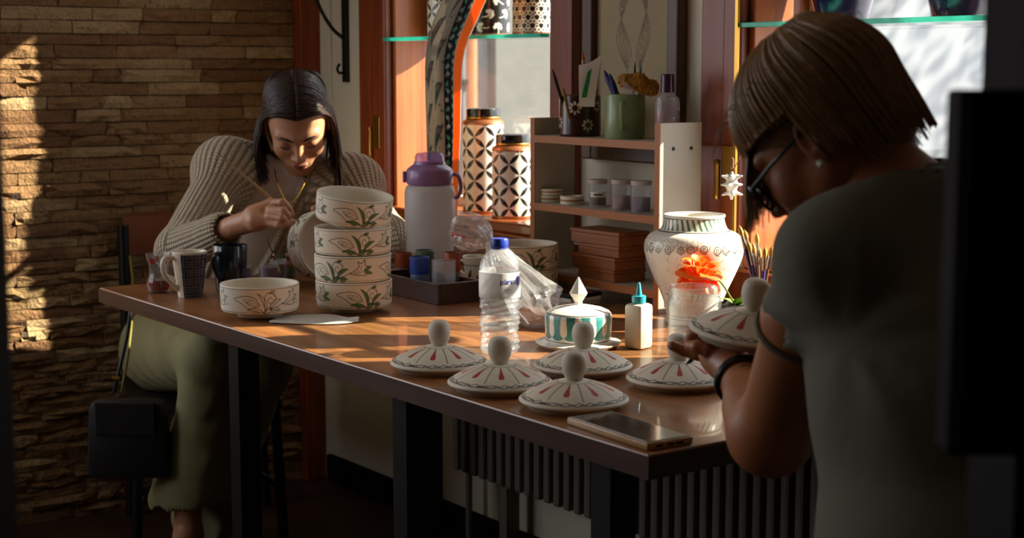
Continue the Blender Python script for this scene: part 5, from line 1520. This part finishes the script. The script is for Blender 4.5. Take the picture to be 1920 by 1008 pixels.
def cap_push(q, c, r, m=1.0):
    """keep a strand point outside the skull ellipsoid"""
    d = np.array([(q[i] - c[i]) / r[i] for i in range(3)]); k = np.linalg.norm(d)
    return np.array(q, float) if k >= m else np.array(c) + np.array(r) * d / max(k, 1e-6) * m
def finger(joints, r0, r1):
    out = []
    n = len(joints) - 1
    for i in range(n):
        ra = r0 + (r1 - r0) * i / n; rb_ = r0 + (r1 - r0) * (i + 1) / n
        out.append(('c', joints[i], joints[i + 1], ra, rb_, .003))
    return out
def merge(*parts):
    V, Fq, C = [], [], []; n = 0
    for v, f, c in parts:
        V.append(v); Fq.append(f + n); C.append(c); n += len(v)
    return np.concatenate(V), np.concatenate(Fq), np.concatenate(C)

# ------------------------------------------------------------------ young woman in the cardigan
SKIN1 = '#c08a68'
yw = thing('person', 'person in a beige knitted cardigan painting a bowl at the table end', 'person', (-3.86, 1.74, 0))
hd = at_d(557, 232, 3.90)
HR, HO = frame(hd, (.90, -.435), math.radians(40), math.radians(4))
W = lambda q: np.array(HR @ Vector(q) + HO)
PV, WA, CH = (-3.90, 1.76, .515), (-3.82, 1.80, .70), (-3.70, 1.845, .87)
SR, SL = at_d(424, 320, 3.93), at_d(660, 350, 4.02)
ER, WR = at_d(338, 470, 3.70), at_d(443, 422, 3.53)
EL, WL = at_d(726, 448, 3.84), at_d(640, 470, 3.66)
NB = (np.array(SR) + np.array(SL)) / 2 + np.array([.0, 0, .025])
NECK = W((0, -.022, -.055))
HIPR, HIPL = (-3.92, 1.665, .50), (-3.87, 1.85, .50)
KR, KL = at_d(392, 670, 3.72), (-3.46, 1.71, .53)
AR, AL = at_d(352, 950, 3.80), (-3.68, 1.66, .10)
torso = [('c', PV, WA, .135, .112, .05), ('c', WA, CH, .112, .115, .05), ('c', CH, SR, .10, .056, .06), ('c', CH, SL, .10, .056, .06), ('c', SR, SL, .056, .056, .05)]
body = torso + [('c', NB, NECK, .050, .045, .03), ('c', SR, ER, .044, .036, .02), ('c', ER, WR, .036, .025, .02), ('c', SL, EL, .044, .036, .02), ('c', EL, WL, .036, .025, .02),
                ('c', HIPR, KR, .08, .055, .04), ('c', HIPL, KL, .08, .055, .04), ('c', KR, AR, .05, .033, .03), ('c', KL, AL, .05, .033, .03)]
V1, F1 = sdf_mesh(body, .008); V1 = relax(V1, F1, 1)
Vh, Fh = sdf_mesh(head_prims() + [('c', (0, -.022, -.03), tuple(HR.inverted() @ (Vector(NB) - HO)), .046, .046, .02)], .0022)
Ch = face_cols(Vh, SKIN1); Vhw = to_world(Vh, HR, HO)
# right hand holding the brush, left hand steadying the bowl
d_ = lambda x, y, z: at_d(x, y, z)
handR = [('c', WR, d_(484, 410, 3.490), .025, .026, .012), ('c', d_(476, 402, 3.495), d_(506, 384, 3.490), .022, .014, .012), ('c', d_(480, 414, 3.475), d_(504, 412, 3.465), .022, .014, .012)]
handR += finger([d_(505, 381, 3.490), d_(529, 379, 3.470), d_(541, 390, 3.470), d_(547, 402, 3.480)], .0098, .0070)
handR += finger([d_(506, 393, 3.470), d_(531, 395, 3.450), d_(540, 405, 3.460), d_(541, 412, 3.480)], .0098, .0072)
handR += finger([d_(504, 405, 3.460), d_(528, 409, 3.443), d_(536, 417, 3.457), d_(532, 423, 3.480)], .0095, .0070)
handR += finger([d_(500, 417, 3.460), d_(522, 422, 3.445), d_(538, 420, 3.455), d_(550, 415, 3.465)], .0086, .0062)
handR += finger([d_(486, 392, 3.515), d_(508, 379, 3.530), d_(530, 384, 3.515), d_(544, 396, 3.500)], .0115, .0080)
VR, FR = sdf_mesh(handR, .0028)
bowlc = at_d(600, 460, 3.63)
handL = [('c', WL, bowlc + np.array([.0, .0, -.025]) + FH * .05, .025, .026, .012)]
for k in range(4): 
    a_ = bowlc + FH * .05 + RIGHT * (-.012 + .004 * k) + np.array([0, 0, -.045 + .02 * k])
    handL += finger([a_, a_ - RIGHT * .03 - FH * .008, a_ - RIGHT * .055 - FH * .02, a_ - RIGHT * .068 - FH * .04], .0095, .007)
handL += finger([bowlc + FH * .045 + np.array([0, 0, .03]), bowlc + FH * .03 + np.array([0, 0, .06]) - RIGHT * .01, bowlc + FH * .0 + np.array([0, 0, .086]) - RIGHT * .012], .011, .008)
VL, FL_ = sdf_mesh(handL, .0032)
flat = lambda V, c: np.tile(np.array(lin(c)), (len(V), 1))
footR = [('c', AR, AR + np.array([.0, .0, -.07]), .034, .034, .02), ('c', AR + np.array([0, 0, -.075]), AR + np.array([.12, -.10, -.10]), .034, .022, .02)]
VF, FF = sdf_mesh(footR, .006)
Vb, Fb, Cb = merge((V1, F1, flat(V1, SKIN1)), (Vhw, Fh, Ch), (VR, FR, flat(VR, SKIN1)), (VL, FL_, flat(VL, SKIN1)), (VF, FF, flat(VF, SKIN1)))
obj('body', mesh_of('body', Vb, Fb, True, col=Cb), skin_mat('skin_light', SKIN1), yw, True)
# face details
M_brow = pbr('dark_brow', '#1c120d', .7)
for s in (-1, 1):
    pts = [W((s * .012, .0905, .0225)), W((s * .026, .0885, .0285)), W((s * .040, .0785, .0265)), W((s * .048, .0685, .0215))]
    mk('eyebrow', tube(smooth_path(pts, 4), [.0026] * 4 + [.0030] * 6 + [.0012] * 3, 6), M_brow, yw, True, True)
    pts = [W((s * .0165, .0785, -.0015)), W((s * .024, .0830, -.0052)), W((s * .033, .0832, -.0058)), W((s * .0425, .0775, -.0028))]
    mk('eyelash', tube(smooth_path(pts, 4), .0013, 6), M_brow, yw, True, True)
mk('earring', tube([W((-.083, -.004, -.026)), W((-.084, -.004, -.036))], .003, 8), M_brass, yw, True, True)
mk('earring', tube([W((.083, -.004, -.026)), W((.084, -.004, -.036))], .003, 8), M_brass, yw, True, True)
# hair: dark centre-parted bob hanging straight down
capc, capr = (0, -.018, .040), (.0775, .0965, .0845)
gv = HR.inverted() @ Vector((0, 0, -1))
def keep(n_, c_):
    return lambda G, D: np.maximum(D, -(G @ np.array(n_) - c_))
nrm = np.array([0, -.135, .15]); nrm /= np.linalg.norm(nrm); hair_pl = nrm @ np.array([0, .056, .088])
Vc_, Fc_ = sdf_mesh([('e', capc, capr, .01)], .0035, fn=keep(nrm, hair_pl))
hp, hrad = [], []
rh_ = random.Random(9)
for s in (-1, 1):
    for k in range(330):
        t_ = rh_.random(); y0 = -.085 + .156 * t_                   # along the parting
        z0 = capc[2] + capr[2] * math.sqrt(max(0, 1 - ((y0 - capc[1]) / capr[1]) ** 2))
        back = max(0, .45 - t_)
        A = np.array([s * .001, y0, z0 + .001])
        Mx1 = np.array([s * (.045 + .01 * rh_.random()), y0 * .86 - .004, .098 - .02 * t_])
        ex = s * (.088 + rh_.uniform(-.004, .006) - back * .05); ey = -.055 + .075 * t_ + rh_.uniform(-.008, .008) - back * .05
        B = np.array([s * .078, y0 * .5 - .012, .055 - .012 * t_])
        E = np.array([ex, ey, .008])
        Lh = rh_.uniform(.125, .155) + (.035 if s < 0 else -.012) * t_ + (.0 if s < 0 else 0)
        D1 = E + np.array(gv) * Lh * .45 + np.array([s * .012, 0, 0]); D2 = E + np.array(gv) * Lh + np.array([s * rh_.uniform(-.012, .012) + (.016 if s < 0 else -.004) * s, rh_.uniform(-.006, .006), 0])
        pth = smooth_path([A, Mx1, B, E, D1, D2], 5)
        pth = [cap_push(q, capc, capr, 1.0 + .03 * rh_.random()) if i < 17 else q for i, q in enumerate(pth)]
        hp.append([tuple(HR @ Vector(q) + HO) for q in pth]); hrad.append(rh_.uniform(.0016, .0032))
Vs, Fs = strands(hp, hrad)
quads = [tuple(q) for q in Fc_]
M_hair1 = hair_mat('dark_hair', '#140b06', '#3a2213', .42)
hv, hf = join((to_world(Vc_, HR, HO), quads), (Vs, Fs))
mk('hair', (hv, hf), M_hair1, yw, True, True) if False else obj('hair', mesh_of('hair', hv, hf, True), M_hair1, yw, True)
# clothes
def inflate(pr, e): return [(p[0], p[1], p[2], p[3] + e, p[4] + e, *p[5:]) if p[0] == 'c' else (p[0], p[1], np.array(p[2]) + e, *p[3:]) for p in pr]
face2 = Vector((.88, -.47, 0))
NBf = NB + np.array([.03, -.015, -.02])
Vt, Ft = sdf_mesh(inflate(torso, .006) + [('c', NB + np.array([0, 0, -.01]), NB + np.array([.012, -.006, .012]), .062, .056, .03), ('c', NB + np.array([.0, 0, .02]), NB + np.array([.06, -.03, .12]), .05, .055, .006, True)], .006)
obj('t_shirt', mesh_of('t_shirt', relax(Vt, Ft, 1), Ft, True), pbr('lilac_cotton', '#dccac6', .85, var=.1, bump=.3, bscale=60), yw, True)
fr_ = lambda q, k: np.array(q) + np.array(face2) * k
card = inflate(torso, .020) + [('c', SR, ER, .060, .056, .03), ('c', ER, ER * .25 + np.array(WR) * .75, .058, .043, .02), ('c', SL, EL, .058, .056, .03), ('c', EL, EL * .3 + np.array(WL) * .7, .058, .045, .02),
    ('c', ER * .35 + np.array(WR) * .65, ER * .22 + np.array(WR) * .78, .046, .043, .01)]
card += [('c', fr_(NB, .06) + np.array([0, 0, .05]), fr_(CH, .13) + np.array([0, 0, .0]), .060, .055, .015, True), ('c', fr_(CH, .13), fr_(PV, .16), .055, .06, .015, True),
         ('c', NB + np.array([0, 0, .015]), NB + np.array([.03, -.02, .10]), .062, .075, .02, True),
         ('c', ER * .22 + np.array(WR) * .78, WR + (np.array(WR) - ER) * .2, .034, .034, .004, True)]
Vk, Fk = sdf_mesh(card, .0055); Vk = relax(Vk, Fk, 1)
uvk = knit_uv(Vk, [(np.array(CH) + np.array([0, 0, .15]), np.array(PV), .15), (SR, ER, .06), (ER, WR, .052), (SL, EL, .06), (EL, WL, .052)])
m, nt, out = new_mat('beige_knit'); L = nt.links
p = N(nt, 'ShaderNodeBsdfPrincipled'); L.new(p.outputs[0], out.inputs[0]); p.inputs['Roughness'].default_value = .95; p.inputs['Sheen Weight'].default_value = .25
ka = N(nt, 'ShaderNodeAttribute', attribute_name='knit'); sp = N(nt, 'ShaderNodeSeparateXYZ'); L.new(ka.outputs['Vector'], sp.inputs[0])
u_, v_ = sp.outputs[0], sp.outputs[1]
rib = math_(nt, 'ABSOLUTE', math_(nt, 'SINE', math_(nt, 'MULTIPLY', u_, math.pi / .0125)))
vv = math_(nt, 'ADD', math_(nt, 'MULTIPLY', v_, 2 * math.pi / .0085), math_(nt, 'MULTIPLY', math_(nt, 'ABSOLUTE', math_(nt, 'SINE', math_(nt, 'MULTIPLY', u_, math.pi / .0125))), 2.2))
st = math_(nt, 'MULTIPLY_ADD', math_(nt, 'SINE', vv), .5, .5)
hgt = math_(nt, 'MULTIPLY', rib, math_(nt, 'MULTIPLY_ADD', st, .55, .45))
fz = noise(nt, 260, 3, coords(nt)); big = noise(nt, 7, 2, coords(nt))
L.new(mixc(nt, hgt, lin('#8f7d62'), mixc(nt, big, lin('#d8c9ab'), lin('#e8dcc4'))), p.inputs['Base Color'])
bn = N(nt, 'ShaderNodeBump'); bn.inputs['Strength'].default_value = 1.0; bn.inputs['Distance'].default_value = .006
L.new(math_(nt, 'MULTIPLY_ADD', fz, .15, hgt), bn.inputs['Height']); L.new(bn.outputs[0], p.inputs['Normal'])
M_knit = m
cd = obj('cardigan', mesh_of('cardigan', Vk, Fk, True, attrs={'knit': uvk}), M_knit, yw, True)
# necklace
nk_c = fr_(NB, .03)
ncp = [NB + np.array(HR @ Vector((.045, 0, 0))) * 1 + np.array([.03, -.01, .03]), fr_(NB, .105) + np.array([-.004, -.03, -.03]), fr_(NB, .128) + np.array([0, 0, -.075]), fr_(NB, .105) + np.array([.012, .035, -.03]), NB - np.array(HR @ Vector((.045, 0, 0))) + np.array([.03, -.01, .03])]
mk('necklace', tube(smooth_path(ncp, 8), .0015, 6), M_brass, yw, True, True)
# trousers
MR = at_d(380, 800, 3.77)
tr = [('c', PV, (PV[0] + .02, PV[1], PV[2] + .1), .15, .13, .04), ('c', HIPR, KR, .118, .070, .03), ('c', HIPL, KL, .108, .084, .05),
      ('c', KR, MR, .068, .068, .012), ('c', MR, AR + np.array([0, 0, .02]), .068, .095, .02), ('c', KL, AL, .08, .085, .04),
      ('c', AR + np.array([0, 0, -.03]), AR + np.array([0, 0, -.14]), .10, .12, .008, True)]
Vt, Ft = sdf_mesh(tr, .0065, fn=lambda G, D: D + .0024 * np.sin(G[..., 0] * 60 + G[..., 2] * 45 + 3 * np.sin(G[..., 1] * 30)) * np.sin(G[..., 2] * 22 + G[..., 1] * 35))
obj('trousers', mesh_of('trousers', relax(Vt, Ft, 1), Ft, True), pbr('olive_linen', '#8e8a62', .9, var=.12, bump=.35, bscale=40), yw, True)
fo = AR + np.array([0, 0, -.075])
Vt, Ft = sdf_mesh([('c', fo + np.array([.0, .0, -.02]), fo + np.array([.13, -.10, -.035]), .040, .030, .02), ('c', fo + np.array([-.03, .02, -.03]), fo + np.array([.13, -.10, -.05]), .03, .026, .02), ('c', fo + np.array([0, 0, .02]), fo + np.array([0, 0, .08]), .03, .04, .008, True)], .005)
obj('shoe', mesh_of('shoe', relax(Vt, Ft, 1), Ft, True), pbr('brown_leather', '#5a3020', .5), yw, True)
# her brush and the bowl she paints
paint_brush('long thin brush held by the person in the beige cardigan', at_d(411, 289, 3.57), at_d(551, 408, 3.53), .0032, pbr('bamboo_handle', '#9a7448', .4), None, .022, M_brow)
hb = obj('floral_bowl', bowl_g, M_cer); tag(hb, 'cream bowl held upright on its side by the person in the cardigan', 'bowl', 'floral bowls')
nb_ = (Vector(RIGHT) * .66 - Vector(FH) * .72 + Vector((0, 0, .12))).normalized()
hb.rotation_mode = 'QUATERNION'; hb.rotation_quaternion = nb_.to_track_quat('Z', 'Y'); hb.location = Vector(at_d(607, 458, 3.60)) - nb_ * .05

# ------------------------------------------------------------------ her chair and bag
ch_yaw = math.radians(-20)
chc = np.array([-3.865, 1.745, 0])
ch = thing('metal_chair', 'black metal chair with brown leather back pad under the person in the cardigan', 'chair', chc, ch_yaw)
M_seat = pbr('black_leather', '#0e0d0c', .5, bump=.2, bscale=150)
mk('seat', box(-.2, -.195, .365, .2, .195, .397, .012), M_seat, ch, True)
for sx in (-.18, .18):
    for sy in (-.175, .175):
        mk('leg', tube([(sx * 1.08, sy * 1.08, 0), (sx, sy, .366)], .014, 10), M_metal, ch, True)
mk('stretcher', tube(smooth_path([(.18, -.175, .16), (.1, 0, .26), (.18, .175, .16)], 8), .009, 8), M_metal, ch, True)
for sy in (-.185, .185): mk('back_post', tube([(-.19, sy, .38), (-.225, sy, .70), (-.235, sy, .815)], .015, 10), M_metal, ch, True)
bk = []
for i in range(15):
    u = (i / 14 - .5) * 2
    bk.append((-.235 - .045 * (1 - u * u), u * .185, .785))
V, Fq = [], []
for i, q in enumerate(bk):
    for dz, dx in ((-.055, 0), (-.06, -.02), (.055, -.028), (.06, -.01), (.055, .004)): V.append((q[0] + dx, q[1], q[2] + dz))
for i in range(14):
    for k in range(5): Fq.append((i * 5 + k, i * 5 + (k + 1) % 5, (i + 1) * 5 + (k + 1) % 5, (i + 1) * 5 + k))
Fq += [(4, 3, 2, 1, 0), tuple(70 + k for k in range(5))]
bp2 = mk('back_pad', (V, Fq), pbr('tan_leather', '#7c3f1e', .4, var=.25, coat=.15), ch, True)
for uy in (-.19, .19): mk('stud', moved(lathe_vf([(0, .004), (.004, .003), (.006, 0)], 12), (-.232, uy, .80), Matrix.Rotation(math.pi / 2, 4, 'Y')), M_ferr, bp2, True)
bgc = at_d(243, 830, 3.72)
bg = thing('shoulder_bag', 'black shoulder bag hanging by its strap beside the chair', 'bag', (bgc[0], bgc[1], .265), HEADING - math.pi / 2)
M_bag = pbr('black_bag', '#070707', .6, bump=.2, bscale=80)
V, Fq = box(-.085, -.035, 0, .085, .035, .19, .018)
V = [(x * (1.12 - .9 * (z - .1) * .8), y, z - .02 * (x > 0) * 0) for x, y, z in V]
mk('bag_body', (V, Fq), M_bag, bg, True)
mk('flap', box(-.072, -.040, .11, .072, -.034, .192, .003), M_bag, bg)
sa, sb = at_d(238, 560, 3.62) , at_d(216, 705, 3.60)
mk('strap', tube(smooth_path([at_d(246, 570, 3.80), at_d(238, 630, 3.76), at_d(222, 700, 3.72), at_d(214, 735, 3.72)], 6), .005, 8), pbr('strap_black', '#0c0c12', .6), bg, True, True)
mk('strap', tube(smooth_path([at_d(244, 480, 4.16), at_d(250, 540, 4.02), at_d(243, 640, 3.80), at_d(228, 735, 3.72)], 6), .0035, 8), pbr('strap_olive', '#6a6420', .6), bg, True, True)
bkl = at_d(216, 708, 3.595)
mk('buckle', tube([at_d(210, 708, 3.71), at_d(224, 709, 3.71)], .005, 8), M_brass, bg, True, True)

# ------------------------------------------------------------------ woman in the grey shirt
SKIN2 = '#a8683f'; SC2 = .93
gw = thing('person', 'person in a grey short-sleeved shirt and glasses, seen from behind, holding a lid', 'person', (-1.0, 1.3, 0))
h2 = at_d(1548, 262, 1.76)
HR2, HO2 = frame(h2, (-.911, -.41), math.radians(42), 0)
W2_ = lambda q: np.array(HR2 @ Vector(q) * SC2 + HO2)
nb2 = at_d(1690, 385, 1.72); nb2 = np.array(nb2)
SL2 = at_d(1585, 488, 1.66); SR2 = nb2 + np.array([.02, .16, -.04]); SM2 = at_d(1514, 588, 1.72)
EL2 = at_d(1448, 815, 1.84); WL2 = at_d(1385, 700, 2.0)
CH2, WA2, PV2 = np.array([-1.075, 1.345, .90]), np.array([-1.03, 1.335, .70]), np.array([-.99, 1.33, .54])
tor2 = [('c', PV2, WA2, .17, .145, .05), ('c', WA2, CH2, .145, .125, .05), ('c', CH2, SL2, .11, .058, .05), ('c', CH2, SR2, .11, .06, .05), ('c', SL2, nb2 - np.array([0, 0, .025]), .056, .06, .04), ('c', SR2, nb2 - np.array([0, 0, .025]), .06, .06, .04),
        ('c', nb2 - np.array([0, 0, .03]), CH2, .07, .115, .05)]
legs2 = [('c', PV2 + np.array([.0, -.09, -.02]), PV2 + np.array([-.42, -.12, .0]), .10, .07, .05), ('c', PV2 + np.array([.0, .09, -.02]), PV2 + np.array([-.42, .12, .0]), .10, .07, .05),
         ('c', PV2 + np.array([-.42, -.12, .0]), PV2 + np.array([-.38, -.12, -.46]), .065, .045, .03), ('c', PV2 + np.array([-.42, .12, .0]), PV2 + np.array([-.38, .12, -.46]), .065, .045, .03)]
ER2 = np.array([-1.30, 1.66, .82]); WR2 = np.array([-1.52, 1.56, .86])
arms2 = [('c', SL2, SM2, .050, .044, .03), ('c', SM2, EL2, .044, .044, .03), ('c', EL2, WL2, .044, .028, .025), ('c', EL2 + np.array([-.01, 0, .0]), EL2 * .6 + WL2 * .4, .045, .042, .02), ('c', SR2, ER2, .05, .045, .03), ('c', ER2, WR2, .044, .028, .025)]
V1, F1 = sdf_mesh(inflate(tor2, -.01) + legs2 + arms2 + [('c', nb2, W2_((0, -.02, -.05)), .056, .052, .03)], .0075); V1 = relax(V1, F1, 1)
Vh, Fh = sdf_mesh(head_prims() + [('c', (0, -.022, -.03), tuple((HR2.inverted() @ (Vector(nb2) - HO2)) / SC2), .050, .054, .02), ('e', (0, .045, -.095), (.035, .03, .018), .02)], .0024)
Ch = face_cols(Vh, SKIN2); Vhw = to_world(Vh * SC2, HR2, HO2)
hl = HELD
handL2 = [('c', WL2, at_d(1350, 668, 2.05), .027, .026, .012), ('c', at_d(1362, 672, 2.04), at_d(1335, 662, 2.07), .026, .018, .012)]
for k in range(4):
    b0 = at_d(1340 + 8 * k, 664 + 2 * k, 2.10 + .02 * k); 
    handL2 += finger([b0, b0 - RIGHT * .022 + FH * .012 + np.array([0, 0, -.002]), b0 - RIGHT * .04 + FH * .02 + np.array([0, 0, .002]), b0 - RIGHT * (.055 - .008 * k) + FH * .022 + np.array([0, 0, .008])], .0095, .0072)
handL2 += finger([at_d(1352, 662, 2.03), at_d(1328, 655, 2.03), at_d(1308, 650, 2.035), at_d(1294, 648, 2.045)], .0115, .0075)
VL, FL_ = sdf_mesh(handL2, .003)
handR2 = [('c', WR2, WR2 + np.array([-.06, -.02, .01]), .027, .025, .012)]
for k in range(4):
    b0 = WR2 + np.array([-.075, -.045 + .018 * k, .012]); handR2 += finger([b0, b0 + np.array([-.03, -.012, .012]), b0 + np.array([-.05, -.02, .0]), b0 + np.array([-.055, -.022, -.018])], .0095, .007)
handR2 += finger([WR2 + np.array([-.03, -.03, .01]), WR2 + np.array([-.06, -.055, .01]), WR2 + np.array([-.09, -.06, .0])], .011, .0078)
VR, FR = sdf_mesh(handR2, .0035)
Vb, Fb, Cb = merge((V1, F1, flat(V1, SKIN2)), (Vhw, Fh, Ch), (VL, FL_, flat(VL, SKIN2)), (VR, FR, flat(VR, SKIN2)))
obj('body', mesh_of('body', Vb, Fb, True, col=Cb), skin_mat('skin_tan', SKIN2), gw, True)
# short layered hair
capc2, capr2 = (0, -.020, .042), (.083, .103, .091)
n2 = np.array([0, -.10, .15]); n2 /= np.linalg.norm(n2)
Vc_, Fc_ = sdf_mesh([('e', capc2, (.081, .100, .089), .01), ('e', (0, -.068, -.01), (.06, .045, .06), .03)], .004, fn=keep(n2, n2 @ np.array([0, .02, -.005])))
hp, hrad = [], []
g2 = np.array(HR2.inverted() @ Vector((0, 0, -1)))
rh_ = random.Random(13)
for k in range(900):
    az = rh_.uniform(0, 2 * math.pi); ro = rh_.random() ** .5
    # roots spread over the crown, flowing outwards and down
    cx2, cy2 = .012, -.03
    dirv = np.array([math.sin(az), math.cos(az), 0])
    fr0 = max(0, dirv[1])                              # forward part
    A = np.array([cx2 * 0 + dirv[0] * .03 * ro, cy2 + dirv[1] * .05 * ro, .133])
    B = np.array([dirv[0] * .068, -.02 + dirv[1] * .085, .100])
    low = .02 - .055 * (1 - fr0) + rh_.uniform(-.008, .008)
    if dirv[1] < -.3: low = -.055 + rh_.uniform(-.018, .01)
    Cc = np.array([dirv[0] * .087, -.02 + dirv[1] * .106, .045])
    if fr0 > .82:                                      # fringe falls forward and down
        E = np.array([dirv[0] * .088, -.02 + dirv[1] * .118, .03]) + g2 * rh_.uniform(.02, .075)
    elif dirv[1] > .1:
        E = np.array([dirv[0] * .086, -.02 + dirv[1] * .104, .030 + .022 * fr0 + rh_.uniform(-.006, .006)])
    else:
        E = np.array([dirv[0] * (.084 - (.012 if dirv[1] < -.3 else 0)), -.02 + dirv[1] * (.104 if dirv[1] > -.3 else .092), low])
    pth = smooth_path([A, B, Cc, Cc * .45 + E * .55 + np.array([dirv[0], dirv[1], 0]) * .002, E], 5)
    mm = 1.0 + .07 * rh_.random()
    pth = [cap_push(q, capc2, capr2, mm) if q[2] > .0 else q for q in pth]
    hp.append([tuple(HR2 @ (Vector(q) * SC2) + HO2) for q in pth]); hrad.append(rh_.uniform(.0014, .003))
for k in range(45):                                    # loose flyaway hairs
    az = rh_.uniform(0, 2 * math.pi); d = np.array([math.sin(az), math.cos(az), .5]); A = np.array(capc2) + np.array(capr2) * d / np.linalg.norm(d)
    pth = smooth_path([A, A + d * .012 + np.array([0, 0, .004]), A + d * .022 + g2 * .012, A + d * .026 + g2 * .04], 4)
    hp.append([tuple(HR2 @ (Vector(q) * SC2) + HO2) for q in pth]); hrad.append(.0004)
Vs, Fs = strands(hp, hrad)
hv, hf = join((to_world(Vc_ * SC2, HR2, HO2), [tuple(q) for q in Fc_]), (Vs, Fs))
obj('hair', mesh_of('hair', hv, hf, True), hair_mat('brown_hair', '#54361e', '#a27a48', .45), gw, True)
# glasses, earring, chain, watch
M_gl = pbr('black_acetate', '#0a0908', .3)
gl = thing('x', 'x', 'x') if False else None
for s in (-1, 1):
    ring_ = [W2_((s * .031 + .025 * math.cos(t_), .099 - .25 * abs(.025 * math.cos(t_)) * (1 if s * math.cos(t_) > 0 else .0), -.004 + .021 * math.sin(t_))) for t_ in np.linspace(0, 2 * math.pi, 25)]
    fr2_ = mk('glasses_rim', tube(ring_, .0022, 8), M_gl, gw, True, True)
    mk('lens', ([tuple(q) for q in ring_[:-1]], [tuple(range(24))]), clear('lens_clear', (1, 1, 1), .01, 1.5, .01), gw, False, True)
    mk('glasses_temple', tube([W2_((s * .056, .091, .004)), W2_((s * .074, .05, .006)), W2_((s * .079, -.01, .010))], .0022, 8), M_gl, gw, True, True)
mk('glasses_bridge', tube(smooth_path([W2_((-.008, .1005, .0)), W2_((0, .104, .004)), W2_((.008, .1005, .0))], 4), .002, 8), M_gl, gw, True, True)
mk('earring', tube([W2_((-.083, -.002, -.030)), W2_((-.085, -.002, -.036))], .004, 8), M_wh, gw, True, True)
wc = np.array(WL2); wd = (np.array(EL2) - wc); wd /= np.linalg.norm(wd)
wx = np.cross(wd, [0, 0, 1]); wx /= np.linalg.norm(wx); wy = np.cross(wd, wx)
mk('watch_strap', tube([wc + wd * .02 + (wx * math.cos(t_) + wy * math.sin(t_)) * .0315 for t_ in np.linspace(0, 2 * math.pi, 25)], .006, 8), M_gl, gw, True, True)
wf = wc + wd * .02 - FH * .030 + np.array([0, 0, .012])
mk('watch_face', moved(lathe_vf([(0, .004), (.012, .004), (.014, .002), (.014, 0)], 24), tuple(wf), (Vector(-FH) + Vector((0, 0, .4))).to_track_quat('Z', 'Y').to_matrix().to_4x4()), pbr('watch_glass', '#3a4a50', .15, coat=.5), gw, True, True)
# shirt with short sleeves, trousers
sl_e = SM2; sr_e = SR2 * .55 + ER2 * .45
shirt = inflate(tor2, .008) + [('c', SL2, sl_e, .058, .052, .03), ('c', SR2, sr_e, .068, .066, .03),
        ('c', sl_e + (EL2 - SM2) * .03, sl_e + (EL2 - SM2) * .35, .0475, .060, .006, True), ('c', sr_e + (ER2 - SR2) * .03, sr_e + (ER2 - SR2) * .25, .06, .075, .006, True),
        ('c', nb2 + np.array([0, 0, .0]), W2_((0, 0, -.04)), .062, .075, .010, True)]
ARMPIT = at_d(1572, 625, 1.62)
def folds(G, D):
    q = G - np.array(ARMPIT); dd = np.linalg.norm(q, axis=-1)
    ang = np.arctan2(q[..., 2], q[..., 0] * RIGHT[0] + q[..., 1] * RIGHT[1])
    rad = .0026 * np.exp(-(dd / .15) ** 2) * np.sin(ang * 8 + 6 * dd) * np.clip((dd - .02) / .06, 0, 1)
    drape = .0030 * np.sin(G[..., 2] * 30 + (G[..., 0] + G[..., 1]) * 22 + 2.5 * np.sin(G[..., 1] * 14)) * np.clip((1.0 - G[..., 2]) * 3, .15, 1)
    return D + rad + drape
Vt, Ft = sdf_mesh(shirt, .0065, fn=folds)
tt_ = (EL2 - SM2) / np.linalg.norm(EL2 - SM2); xx_ = np.cross(tt_, [0, 0, 1]); xx_ /= np.linalg.norm(xx_); yy_ = np.cross(tt_, xx_)
hem_c = SM2 + tt_ * .024
mk('sleeve_hem', tube([hem_c + (xx_ * math.cos(a_) + yy_ * math.sin(a_)) * .0515 for a_ in np.linspace(0, 2 * math.pi, 33)], .0035, 6), pbr('grey_cotton', '#635f51', .9, var=.1, bump=.25, bscale=50), gw, True, True)
obj('shirt', mesh_of('shirt', relax(Vt, Ft, 1), Ft, True), pbr('grey_cotton', '#635f51', .9, var=.1, bump=.25, bscale=50), gw, True)
Vt, Ft = sdf_mesh(inflate(legs2, .014) + [('c', PV2 + np.array([0, 0, -.04]), PV2 + np.array([0, 0, -.01]), .165, .165, .03)], .009)
obj('trousers', mesh_of('trousers', relax(Vt, Ft, 1), Ft, True), pbr('dark_trousers', '#1c1a18', .9), gw, True)
st_ = thing('stool', 'dark round stool under the person in the grey shirt', 'stool', (PV2[0], PV2[1], 0))
plain_lathe('seat', [(0, .335), (.16, .335), (.17, .345), (.17, .362), (.16, .368), (0, .368)], M_seat, st_, 40)
for k in range(4):
    a_ = k * math.pi / 2 + .6; mk('leg', tube([(.15 * math.cos(a_), .15 * math.sin(a_), 0), (.11 * math.cos(a_), .11 * math.sin(a_), .336)], .013, 8), M_metal, st_, True)
b0 = WR2 + np.array([-.115, -.06, .0])
paint_brush('fine brush in the right hand of the person in the grey shirt', b0 + np.array([.10, .06, .10]), b0 + np.array([-.01, -.015, -.03]), .003, None, None, .02, M_brow)
